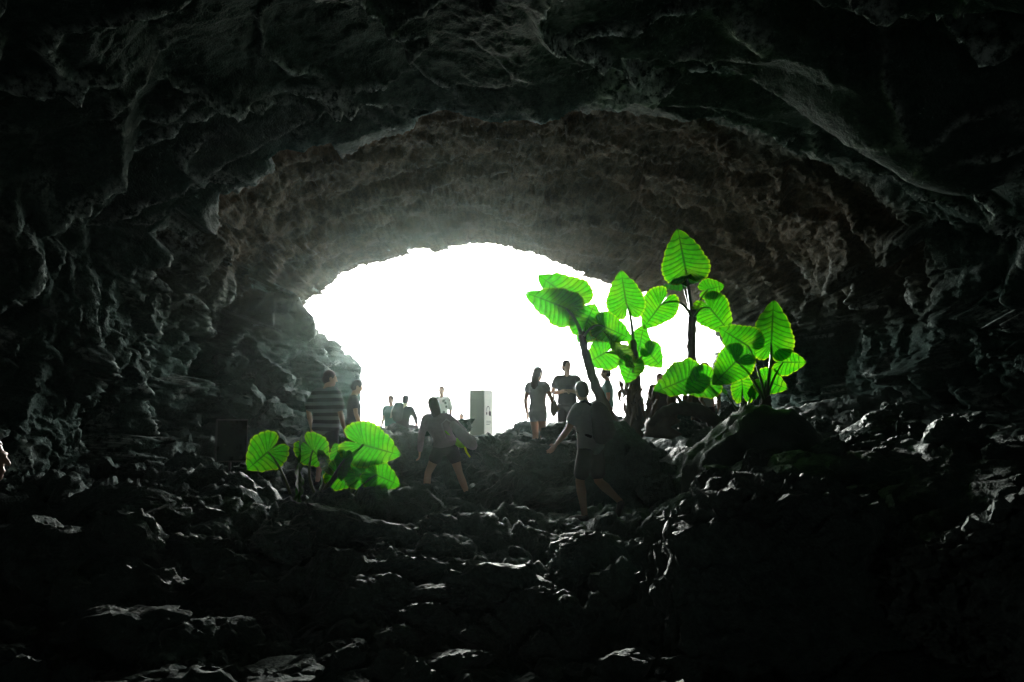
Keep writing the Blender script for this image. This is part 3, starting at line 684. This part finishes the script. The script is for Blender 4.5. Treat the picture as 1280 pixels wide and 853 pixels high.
def stripes():
    m, n, l, b = mat('striped_cloth'); co = n.new('ShaderNodeTexCoord'); sx = n.new('ShaderNodeSeparateXYZ'); l.new(co.outputs['Object'], sx.inputs[0])
    t = n.new('ShaderNodeTexNoise'); t.inputs['Scale'].default_value = 3; l.new(co.outputs['Object'], t.inputs['Vector'])
    a = n.new('ShaderNodeMath'); a.operation = 'MULTIPLY_ADD'; a.inputs[1].default_value = .03; l.new(t.outputs[0], a.inputs[0]); l.new(sx.outputs[2], a.inputs[2])
    q = n.new('ShaderNodeMath'); q.operation = 'MULTIPLY'; q.inputs[1].default_value = 1 / .108; l.new(a.outputs[0], q.inputs[0])
    f = n.new('ShaderNodeMath'); f.operation = 'FRACT'; l.new(q.outputs[0], f.inputs[0])
    r = n.new('ShaderNodeValToRGB'); e = r.color_ramp.elements; r.color_ramp.interpolation = 'LINEAR'
    e[0].position = 0; e[0].color = (.012, .012, .014, 1); e[1].position = 1; e[1].color = (.16, .16, .165, 1)
    for p_, c_ in ((.46, .012), (.5, .16), (.97, .16), (.995, .012)):
        k = e.new(p_); k.color = (c_, c_, c_ * 1.05, 1)
    l.new(f.outputs[0], r.inputs[0]); l.new(r.outputs[0], b.inputs['Base Color']); b.inputs['Roughness'].default_value = .9
    return m
M['stripe'] = stripes()
def patterned():
    m, n, l, b = mat('patterned_cloth'); co = n.new('ShaderNodeTexCoord'); v = n.new('ShaderNodeTexVoronoi'); v.inputs['Scale'].default_value = 9
    l.new(co.outputs['Object'], v.inputs['Vector']); r = n.new('ShaderNodeValToRGB'); e = r.color_ramp.elements
    e[0].position = .25; e[0].color = (.12, .14, .12, 1); e[1].position = .45; e[1].color = (.62, .62, .58, 1)
    l.new(v.outputs['Distance'], r.inputs[0]); l.new(r.outputs[0], b.inputs['Base Color']); b.inputs['Roughness'].default_value = .9
    return m
M['pattern'] = patterned()

STAND = dict(pelvis=(0, 0, .95), waist=(0, .01, 1.10), chest=(0, .01, 1.29), neck=(0, -.02, 1.48), head=(0, .03, 1.645), hd=0.0, nod=0.0,
             shL=(-.185, -.015, 1.43), elL=(-.25, -.04, 1.14), wrL=(-.27, .05, .89), shR=(.185, -.015, 1.43), elR=(.25, -.04, 1.14), wrR=(.27, .05, .89),
             hpL=(-.09, 0, .92), knL=(-.10, .03, .50), anL=(-.11, -.01, .085), toL=(-.13, .19, .035), hpR=(.09, 0, .92), knR=(.10, .03, .50), anR=(.11, -.01, .085), toR=(.13, .19, .035))
def hand_prims(w, el, fwd, side, curl):
    w = Vector(w); d_ = (w - Vector(el)).normalized(); fwd = Vector(fwd); fwd = (fwd - d_ * fwd.dot(d_)).normalized(); lat = d_.cross(fwd)   # fwd: thumb side; lat: through the palm
    pr = [etube([w - d_ * .01, w + d_ * .04, w + d_ * .085], [.024, .036, .04], [.017, .015, .013], fwd, 10)]
    inn = lat * (1 if side > 0 else -1)
    for k, (off, ln) in enumerate(((.030, .072), (.010, .082), (-.010, .076), (-.030, .058))):
        a = w + d_ * .085 + fwd * off; c1_ = d_ * math.cos(curl) + inn * math.sin(curl); c2_ = d_ * math.cos(2 * curl) + inn * math.sin(2 * curl)
        b_ = a + c1_ * ln * .55; e_ = b_ + c2_ * ln * .5
        pr.append(etube([a, b_, e_], [.0092, .0085, .0072], [.0092, .0085, .0072], fwd, 8))
    a = w + d_ * .03 + fwd * .03; b_ = a + (d_ * .6 + fwd * .7).normalized() * .035; e_ = b_ + (d_ * .9 + fwd * .2).normalized() * .032
    pr.append(etube([a, b_, e_], [.012, .0105, .009], [.012, .0105, .009], lat, 8))
    return pr
def person(label, loc, heading, scale=1.0, pose=None, top='cloth_dark', bottom='cloth_black', hair='hair', hairlen=0, sleeve=.55, shorts=.6, build=1.0, shirt_len=.0, vox=.012, long_sleeve=False, dress=False, fem=False, loose=1.0, hem=None):
    J = dict(STAND); J.update(pose or {})
    J = {k: (Vector(v) if isinstance(v, tuple) else v) for k, v in J.items()}
    root = empty('person', loc, label, 'person', 'visitors in the cave', heading); root.scale = (scale,) * 3
    sd = (J['shR'] - J['shL']).normalized(); hs_ = (J['hpR'] - J['hpL']).normalized(); bw = build
    spine = [J['pelvis'] - Vector((0, 0, .05)), J['pelvis'] + Vector((0, 0, .03)), J['waist'], J['chest'], (J['shL'] + J['shR']) / 2 + Vector((0, 0, -.03)), J['neck'] - Vector((0, 0, .0))]
    wA = [.145, .165 if fem else .155, .125 if fem else .14, .155 if fem else .165, .15, .06]; wB = [.105, .12, .10, .12, .095, .058]
    body = [etube(spine, [a * bw for a in wA], [b * bw for b in wB], (sd + hs_).normalized(), 18)]
    if fem:
        fr = (J['chest'] - J['waist']).normalized().cross(sd) * -1
        for s_ in (-1, 1): body.append(ell(J['chest'] + sd * .075 * s_ + fr * .085, (.055, .05, .055)))
    body.append(etube([J['shL'], J['shR']], [.062 * bw, .062 * bw], [.06 * bw, .06 * bw], Vector((0, 0, 1)), 12))
    hr = Matrix.Rotation(J['hd'], 3, 'Z') @ Matrix.Rotation(J['nod'], 3, 'X')
    h = J['head']
    def hp(x, y, z): return h + hr @ Vector((x, y, z))
    body.append(etube([J['neck'] - Vector((0, 0, .03)), J['neck'].lerp(h, .45), hp(0, -.01, -.04)], [.062, .054, .056], [.062, .054, .056], Vector((1, 0, 0)), 12))
    body += [ell(hp(0, -.012, .03), (.074, .094, .088), hr), ell(hp(0, .022, -.035), (.058, .066, .078), hr), ell(hp(0, .062, -.085), (.028, .026, .024), hr),
             etube([hp(0, .088, .018), hp(0, .112, -.022)], [.008, .014], [.009, .013], hr @ Vector((1, 0, 0)), 8), ell(hp(0, .083, -.056), (.024, .014, .012), hr),
             ell(hp(0, .078, .03), (.05, .02, .014), hr)]
    for s_ in (-1, 1):
        body.append(ell(hp(.077 * s_, -.008, -.005), (.010, .020, .031), hr)); body.append(ell(hp(.03 * s_, .076, .008), (.014, .012, .009), hr))
    for s_, k in ((-1, 'L'), (1, 'R')):
        sh, el, wr, hpj, kn, an, to = (J[a + k] for a in ('sh', 'el', 'wr', 'hp', 'kn', 'an', 'to'))
        body.append(etube([sh, sh.lerp(el, .4), el, el.lerp(wr, .3), wr], [.056 * bw, .05 * bw, .039, .041, .026], [.056 * bw, .05 * bw, .039, .041, .024], Vector((1, 0, 0)), 12))
        body += hand_prims(wr, el, J.get('thumb' + k, Vector((0, 1, .1))), s_, J.get('curl', .45))
        body.append(etube([hpj + Vector((0, 0, .02)), hpj.lerp(kn, .35), kn, kn.lerp(an, .3), kn.lerp(an, .7), an], [.09 * bw, .082 * bw, .056, .058, .043, .036], [.092 * bw, .085 * bw, .058, .062, .044, .038], Vector((1, 0, 0)), 12))
        body.append(etube([an - Vector((0, .0, .03)), an.lerp(to, .5) - Vector((0, 0, .015)), to], [.036, .042, .036], [.036, .03, .022], Vector((1, 0, 0)), 10))
    bo = link('body', fuse('body', body, vox, 3), M['skin'], root)
    # hair
    hp_ = [ell(hp(0, -.02, .045), (.084, .10, .092), hr), ell(hp(0, -.045, -.005), (.08, .078, .09), hr)]
    if hairlen > 0:
        a = hp(0, -.06, .02); b_ = hp(0, -.09, -.10); c_ = b_ + Vector((0, -.02, -hairlen)) * 1.0
        hp_.append(etube([a, b_, b_.lerp(c_, .5), c_], [.08, .085, .09, .05], [.06, .05, .045, .025], hr @ Vector((1, 0, 0)), 12))
    hm = fuse('hair', hp_, .012, 2)
    # keep the face free: drop hair in front of the brow
    bm = bmesh.new(); bm.from_mesh(hm); iv = hr.transposed()
    kill = [v for v in bm.verts if (iv @ (v.co - h)).y > .05 + .35 * max(0, (iv @ (v.co - h)).z - .03) and (iv @ (v.co - h)).z < .085]
    bmesh.ops.delete(bm, geom=kill, context='VERTS'); bm.to_mesh(hm); bm.free()
    link('hair', hm, M[hair], root)
    # shirt
    lo = 1.10 * loose
    z0 = J['pelvis'] + Vector((0, 0, .02 - shirt_len))
    sp = [z0, J['waist'], J['chest'], (J['shL'] + J['shR']) / 2 + Vector((0, 0, -.02)), J['neck'] - Vector((0, 0, .035))]
    sh_ = [etube(sp, [.172 * bw * lo, (.135 if fem else .16) * bw * lo, .172 * bw * lo, .165 * bw, .075], [.132 * bw * lo, .122 * bw * lo, .132 * bw * lo, .105 * bw, .07], (sd + hs_).normalized(), 20)]
    if fem:
        for s_ in (-1, 1): sh_.append(ell(J['chest'] + sd * .075 * s_ + fr * .09, (.062, .055, .06)))
    if sleeve > 0: sh_.append(etube([J['shL'], J['shR']], [.072 * bw, .072 * bw], [.072 * bw, .072 * bw], Vector((0, 0, 1)), 12))
    for k in 'LR':
        if sleeve <= 0: break
        sh, el, wr = J['sh' + k], J['el' + k], J['wr' + k]
        if long_sleeve: sh_.append(etube([sh, sh.lerp(el, .5), el, el.lerp(wr, .9)], [.07 * bw, .066, .055, .042], [.07 * bw, .066, .055, .042], Vector((1, 0, 0)), 12))
        else: sh_.append(etube([sh, sh.lerp(el, sleeve * .5), sh.lerp(el, sleeve)], [.07 * bw, .068 * bw * lo, .068 * bw * lo], [.07 * bw, .068 * bw * lo, .068 * bw * lo], Vector((1, 0, 0)), 12))
    link('dress' if dress else 'shirt', fuse('shirt', sh_, .013, 3), M[top], root)
    # trousers / shorts
    pt = [etube([J['pelvis'] - Vector((0, 0, .06)), J['pelvis'] + Vector((0, 0, .07))], [.165 * bw, .158 * bw], [.125 * bw, .118 * bw], hs_, 18)]
    for k in 'LR':
        hpj, kn, an = J['hp' + k], J['kn' + k], J['an' + k]
        if shorts > 1: pt.append(etube([hpj, hpj.lerp(kn, .5), kn, kn.lerp(an, shorts - 1)], [.105 * bw, .095 * bw, .075, .062], [.108 * bw, .098 * bw, .078, .064], Vector((1, 0, 0)), 12))
        else: pt.append(etube([hpj, hpj.lerp(kn, shorts * .5), hpj.lerp(kn, shorts)], [.108 * bw, .102 * bw, .096 * bw], [.11 * bw, .104 * bw, .098 * bw], Vector((1, 0, 0)), 12))
    link('trousers' if shorts > 1 else 'shorts', fuse('shorts', pt, .013, 3), M[bottom], root)
    for k in 'LR':
        an, to = J['an' + k], J['to' + k]
        link('shoe', fuse('shoe', [etube([an - Vector((0, .0, .035)) + (an - to).normalized() * .03, an.lerp(to, .5) - Vector((0, 0, .012)), to], [.044, .049, .042], [.047, .038, .03], Vector((1, 0, 0)), 10)], .012, 1), M['shoe'], root)
    return root, J
def at(px, Y, z): p_ = P(px, 500, Y); return Vector((p_.x, Y, z))

p1, _ = person('person in striped shirt and dark shorts standing by the left rocks', at(408, 12.0, .76), R(-28), 1.0,
       dict(hd=R(-38), nod=R(-8), shL=(-.175, -.01, 1.425), shR=(.175, -.01, 1.425), head=(.01, .06, 1.63), neck=(0, 0, 1.48), elL=(-.29, -.06, 1.14), wrL=(-.30, .03, .88), elR=(.27, .0, 1.13), wrR=(.27, .1, .88), knL=(-.12, .06, .5), anL=(-.13, .0, .085)),
       'stripe', 'cloth_black', 'hair', shirt_len=.10, build=1.12, loose=1.08, shorts=.85, sleeve=.8, vox=.01)
p2, _ = person('shorter person in dark shirt looking down beside the striped shirt', at(442, 12.7, .86), R(-72), .88,
       dict(nod=R(-24), head=(0, .06, 1.63), neck=(0, .0, 1.48), elR=(.24, .02, 1.14), wrR=(.24, .12, .9), elL=(-.24, .05, 1.14), wrL=(-.2, .2, .95)), 'cloth_dark', 'cloth_black', 'hair', build=.9)
p5, _ = person('person in plum top and black shorts leaning left, legs apart, green bag at hip', at(556, 11.6, .56), R(12), .93,
       dict(pelvis=(.02, 0, .90), waist=(-.02, .03, 1.05), chest=(-.08, .09, 1.22), neck=(-.13, .12, 1.39), head=(-.17, .17, 1.53), nod=R(-14), hd=R(20),
            shL=(-.28, .10, 1.33), elL=(-.35, .12, 1.05), wrL=(-.36, .2, .80), shR=(.06, .09, 1.34), elR=(.29, -.06, 1.14), wrR=(.24, .1, .95),
            hpL=(-.07, 0, .87), knL=(-.24, .08, .48), anL=(-.29, .02, .085), toL=(-.33, .2, .035), hpR=(.11, 0, .87), knR=(.24, .0, .47), anR=(.38, -.12, .085), toR=(.42, .06, .035)),
       'cloth_plum', 'cloth_black', 'hair', .12, sleeve=1, long_sleeve=True, shorts=.5, fem=True, loose=1.08, vox=.01)
p7, _ = person('person with long dark hair and pale top carrying a round bag on the ridge', at(672, 14.3, 1.05), R(-35), .95,
       dict(hd=R(-10), nod=R(-6), elR=(.27, .06, 1.16), wrR=(.22, .27, 1.05), knL=(-.1, .08, .5), anL=(-.1, .02, .085)), 'cloth_grey', 'cloth_grey', 'hair', .42, sleeve=.35, shorts=.35, fem=True)
p8, _ = person('person in dark clothes with folded arms left of the leaning trunk', at(709, 14.9, 1.13), R(170), 1.0,
       dict(hd=R(35), elL=(-.27, .06, 1.16), wrL=(-.02, .22, 1.2), elR=(.27, .06, 1.16), wrR=(.04, .24, 1.17)), 'cloth_dark', 'cloth_dark', 'hair', shorts=1.8)
p9, J9 = person('person in pale shirt and black shorts walking with a dark backpack', at(738, 10.05, .50), R(48), 1.0,
       dict(pelvis=(0, 0, .94), waist=(0, .02, 1.09), chest=(0, .06, 1.28), neck=(0, .08, 1.46), head=(0, .14, 1.62), nod=R(-10), hd=R(-20),
            shL=(-.185, .06, 1.41), elL=(-.25, .16, 1.14), wrL=(-.25, .36, .95), shR=(.185, .05, 1.41), elR=(.25, -.04, 1.14), wrR=(.26, .02, .90),
            knL=(-.10, .10, .50), anL=(-.10, .03, .085), toL=(-.11, .24, .035), knR=(.10, -.04, .50), anR=(.11, -.36, .26), toR=(.12, -.30, .07)),
       'cloth_grey', 'cloth_black', 'hair', shorts=.82, sleeve=.6, loose=1.06, vox=.01, shirt_len=.05)
p10, _ = person('person in teal shirt half hidden behind the leaning trunk', at(759, 15.6, 1.15), R(80), .94, dict(nod=R(-10)), 'cloth_teal', 'cloth_dark', 'hair', shorts=1.8)
p11, _ = person('person in dark top behind the drooping leaves, head just showing', at(826, 15.4, 1.0), R(150), .95, dict(hd=R(20)), 'cloth_dark', 'cloth_dark', 'hair', shorts=1.8)
p12, _ = person('person in grey shirt standing right of the tall bare trunk', at(881, 14.4, 1.10), R(150), .97, dict(hd=R(-60)), 'cloth_grey', 'cloth_dark', 'hair', shorts=1.8)
SIT = dict(pelvis=(0, -.1, .50), waist=(0, -.08, .65), chest=(0, -.03, .83), neck=(0, 0, 1.01), head=(0, .05, 1.17), shL=(-.185, 0, .96), shR=(.185, 0, .96), elL=(-.26, .1, .72), wrL=(-.15, .3, .62), elR=(.26, .1, .72), wrR=(.15, .3, .62),
           hpL=(-.09, -.1, .48), hpR=(.09, -.1, .48), knL=(-.13, .32, .50), knR=(.13, .32, .50), anL=(-.13, .36, .085), anR=(.13, .36, .085), toL=(-.14, .54, .035), toR=(.14, .54, .035))
p3, _ = person('person in dark jacket sitting on the ridge with back turned', at(506, 16.6, 1.22), R(-25), .84, dict(SIT, nod=R(-12)), 'cloth_dark', 'cloth_black', 'hair', long_sleeve=True, sleeve=1, shorts=1.8)
p4, _ = person('person in pale teal top beyond the ridge, left of the sitting one', at(489, 19.5, .82), R(160), .9, None, 'cloth_teal', 'cloth_pale', 'hair_brown', shorts=1.8)
p6, _ = person('person in pale patterned clothes standing far out in the daylight', at(552, 20.5, 1.0), R(170), .95, None, 'pattern', 'pattern', 'hair_brown', shorts=1.8, sleeve=.9)
p13, _ = person('small figure in pale clothes beside the white sign box', at(577, 21.5, .72), R(160), .72, None, 'cloth_pale', 'cloth_pale', 'hair_brown', shorts=1.8)
p14, _ = person('person at the left edge, only the lit face in profile showing', at(-47, 3.9, ground_z(-2.6, 3.9) - .02), R(-82), .95, dict(nod=R(0), hd=R(0), neck=(0, .05, 1.47), head=(0, .13, 1.63), elL=(-.25, -.16, 1.14), wrL=(-.2, -.2, .9), elR=(.25, -.16, 1.14), wrR=(.2, -.2, .9)), 'cloth_black', 'cloth_black', 'hair', shorts=1.8, vox=.008, long_sleeve=True, sleeve=1, build=.8)

# things people carry
def bag_from(prims, vox=.012, sm=3): return fuse('bag', prims, vox, sm)
def world_pt(root, v): return Matrix.Translation(root.location) @ Matrix.Rotation(root.rotation_euler[2], 4, 'Z') @ Matrix.Scale(root.scale[0], 4) @ Vector(v)
M['pack'] = plain('pack_nylon', (.022, .022, .026), .7, .3, 30)
M['lime'] = plain('lime_fabric', (.16, .42, .03), .8, .2, 20)
M['yellow'] = plain('yellow_strap', (.6, .7, .02), .7, .1, 20)
M['mauve'] = plain('mauve_cloth', (.34, .28, .32), .9, .2, 20)
M['tan'] = plain('canvas', (.33, .30, .27), .9, .2, 20)
bp_ = empty('backpack', world_pt(p9, (0, 0, 0)), 'dark backpack on the walking person in pale shirt', 'backpack', None, p9.rotation_euler[2])
link('pack_body', fuse('pack_body', [etube([(0, -.16, 1.02), (0, -.19, 1.1), (0, -.18, 1.25), (0, -.13, 1.40), (0, -.1, 1.45)], [.13, .165, .165, .14, .1], [.09, .115, .115, .09, .06], Vector((1, 0, 0)), 18)], .012, 2), M['pack'], bp_)
link('front_pocket', fuse('front_pocket', [etube([(0, -.27, 1.04), (0, -.285, 1.12), (0, -.265, 1.22)], [.10, .12, .11], [.04, .05, .04], Vector((1, 0, 0)), 14)], .012, 2), M['pack'], bp_)
for s_ in (-1, 1):
    link('shoulder_strap', tube_mesh('shoulder_strap', [(.10 * s_, -.09, 1.44), (.115 * s_, .0, 1.50), (.125 * s_, .12, 1.46), (.13 * s_, .20, 1.34), (.145 * s_, .19, 1.20), (.165 * s_, .06, 1.10), (.15 * s_, -.12, 1.05)], [.018] * 7, 8), M['pack'], bp_)
hip = world_pt(p5, (.27, .02, .93)); gb = empty('hip_bag', hip, 'lime green bag hanging at the hip of the leaning person', 'bag')
link('bag_body', fuse('bag_body', [etube([(-.09, -.05, .02), (0, -.06, .02), (.11, -.05, .05)], [.05, .08, .06], [.06, .085, .07], Vector((0, 1, 0)), 14)], .012, 2), M['lime'], gb)
link('strap', tube_mesh('strap', [(-.09, -.1, .04), (-.2, -.16, .16), (-.34, -.1, .28), (-.42, .0, .36)], [.012] * 4, 6), M['lime'], gb)
link('loose_strap', tube_mesh('loose_strap', [(.05, -.06, -.04), (.08, -.08, -.12), (.13, -.08, -.19)], [.018, .016, .013], 6), M['yellow'], gb)
tb = empty('tote_bag', P(578, 545, 11.45), 'soft mauve bag slung behind the leaning person in plum top', 'bag')
o0_ = tb.location
link('bag_body', fuse('bag_body', [etube([P(566, 530, 11.45) - o0_, P(576, 542, 11.4) - o0_, P(587, 553, 11.4) - o0_, P(592, 558, 11.4) - o0_], [.05, .08, .10, .075], [.055, .08, .09, .07], Vector((0, 1, 0)), 16)], .012, 3), M['mauve'], tb)
link('strap', tube_mesh('strap', [P(566, 530, 11.4) - o0_, P(558, 524, 11.42) - o0_, P(552, 530, 11.36) - o0_, P(557, 548, 11.36) - o0_], [.012] * 4, 6), M['mauve'], tb)
sb = empty('shoulder_bag', world_pt(p7, (.22, .22, 1.0)), 'round canvas bag carried by the long-haired person', 'bag')
link('bag_body', fuse('bag_body', [etube([(0, -.12, .0), (0, 0, .0), (0, .14, .02)], [.06, .07, .06], [.13, .16, .13], Vector((1, 0, 0)), 16)], .013, 2), M['tan'], sb)
link('carry_loop', tube_mesh('carry_loop', [Vector((0, .13 * math.cos(a), .13 + .15 * math.sin(a))) for a in [math.pi * k / 10 for k in range(11)]], [.014] * 11, 6), M['tan'], sb)
jb = empty('daypack', world_pt(p3, (0, 0, 0)), 'small pack with pale band on the sitting person', 'backpack', None, p3.rotation_euler[2])
link('pack_body', fuse('pack_body', [etube([(0, -.27, .58), (0, -.28, .72), (0, -.2, .9)], [.10, .13, .10], [.07, .09, .06], Vector((1, 0, 0)), 14)], .012, 2), M['pack'], jb)
link('band', tube_mesh('band', [(-.14, -.3, .62), (-.15, -.24, .78), (-.13, -.12, .96)], [.02] * 3, 6), M['cloth_pale'], jb)

# ------------------------------------------------------------------ signs
def boxmesh(name, sx, sy, sz, bev=.012, c=(0, 0, 0)):
    bm = bmesh.new(); bmesh.ops.create_cube(bm, size=1)
    for v in bm.verts: v.co = Vector((v.co.x * sx + c[0], v.co.y * sy + c[1], v.co.z * sz + c[2]))
    if bev: bmesh.ops.bevel(bm, geom=bm.edges[:], offset=bev, segments=2, affect='EDGES', profile=.6)
    me = bpy.data.meshes.new(name); bm.to_mesh(me); bm.free(); return me
M['cream'] = plain('cream_panel', (.78, .80, .70), .6, .06, 6)
M['ink'] = plain('black_print', (.012, .014, .013), .6, .1, 20)
M['ink_grey'] = plain('grey_print', (.16, .18, .15), .6, .1, 20)
M['metal'] = plain('worn_metal', (.07, .075, .075), .35, .2, 30)
M['board'] = plain('dark_board', (.012, .016, .016), .25, .3, 12, .5)
sb0 = P(603, 548, 17.4); sg_ = empty('sign_box', Vector((sb0.x - .03, 17.4, sb0.z - .2)), 'tall cream sign box with black headphone symbol on the ridge', 'sign', None, R(33))
W_, D_, Hh = .36, .42, 1.24
# local x axis face (+x) carries the symbol; -y face is the plain one
link('box', boxmesh('box', D_, W_, Hh, .01, (0, 0, Hh / 2)), M['cream'], sg_, smooth=False)
def on_face(name, verts2, faces, m):      # verts2: (u, v) on the -y face... u along x, v up
    me = mesh(name, [(u, -W_ / 2 - .004, v) for u, v in verts2], faces); link(name, me, m, sg_, smooth=False)
sg_.rotation_euler = (0, 0, R(66)); sg_.scale = (1, 1, 1)
arc = []; fa = []
for k in range(15):
    a = R(-25 + 215 * k / 14)
    arc += [(-.03 + .085 * math.cos(a), .80 + .095 * math.sin(a)), (-.03 + .068 * math.cos(a), .80 + .078 * math.sin(a))]
    if k: q_ = 2 * k; fa.append((q_ - 2, q_, q_ + 1, q_ - 1))
on_face('headphone_band', arc, fa, M['ink'])
on_face('speech_bubble', [(.06 + .06 * math.cos(2 * math.pi * k / 20), .735 + .055 * math.sin(2 * math.pi * k / 20)) for k in range(20)] + [(.08, .69), (.13, .66), (.115, .72)], [tuple(range(20)), (20, 21, 22)], M['ink'])
on_face('ear_cushion', [(-.10 + .028 * math.cos(2 * math.pi * k / 14), .735 + .035 * math.sin(2 * math.pi * k / 14)) for k in range(14)], [tuple(range(14))], M['ink'])
for z_, a_, b_ in ((.56, -.12, .11), (.525, -.12, .13), (.49, -.12, .05)):
    on_face('text_line', [(a_, z_), (b_, z_), (b_, z_ + .012), (a_, z_ + .012)], [(0, 1, 2, 3)], M['ink_grey'])

bd = P(287, 595, 10.6); ib = empty('information_board', bd, 'tilted black information board on a thin post by the left wall', 'sign', None, R(38))
link('post', tube_mesh('post', [(0, 0, -.25), (0, 0, .1), (0, .01, .5)], [.016] * 3, 8), M['metal'], ib)
fr_ = link('frame', boxmesh('frame', .42, .035, .56, .012, (0, -.03, .46)), M['metal'], ib, smooth=False)
link('panel', boxmesh('panel', .385, .012, .525, .003, (0, -.047, .46)), M['board'], fr_, smooth=False)

# ------------------------------------------------------------------ the hazy air lit from the mouth
hb = boxmesh('haze', 164, 212, 18, 0, (0, 57, 6.5))
hm_ = bpy.data.materials.new('haze'); hm_.use_nodes = True; n_ = hm_.node_tree.nodes; n_.clear()
ho = n_.new('ShaderNodeOutputMaterial'); pv = n_.new('ShaderNodeVolumePrincipled')
pv.inputs['Color'].default_value = (.74, .95, .88, 1); pv.inputs['Density'].default_value = .0002; pv.inputs['Anisotropy'].default_value = .92
hm_.node_tree.links.new(pv.outputs[0], ho.inputs['Volume'])
hz_ = link('haze', hb, hm_, smooth=False); hz_['kind'] = 'stuff'
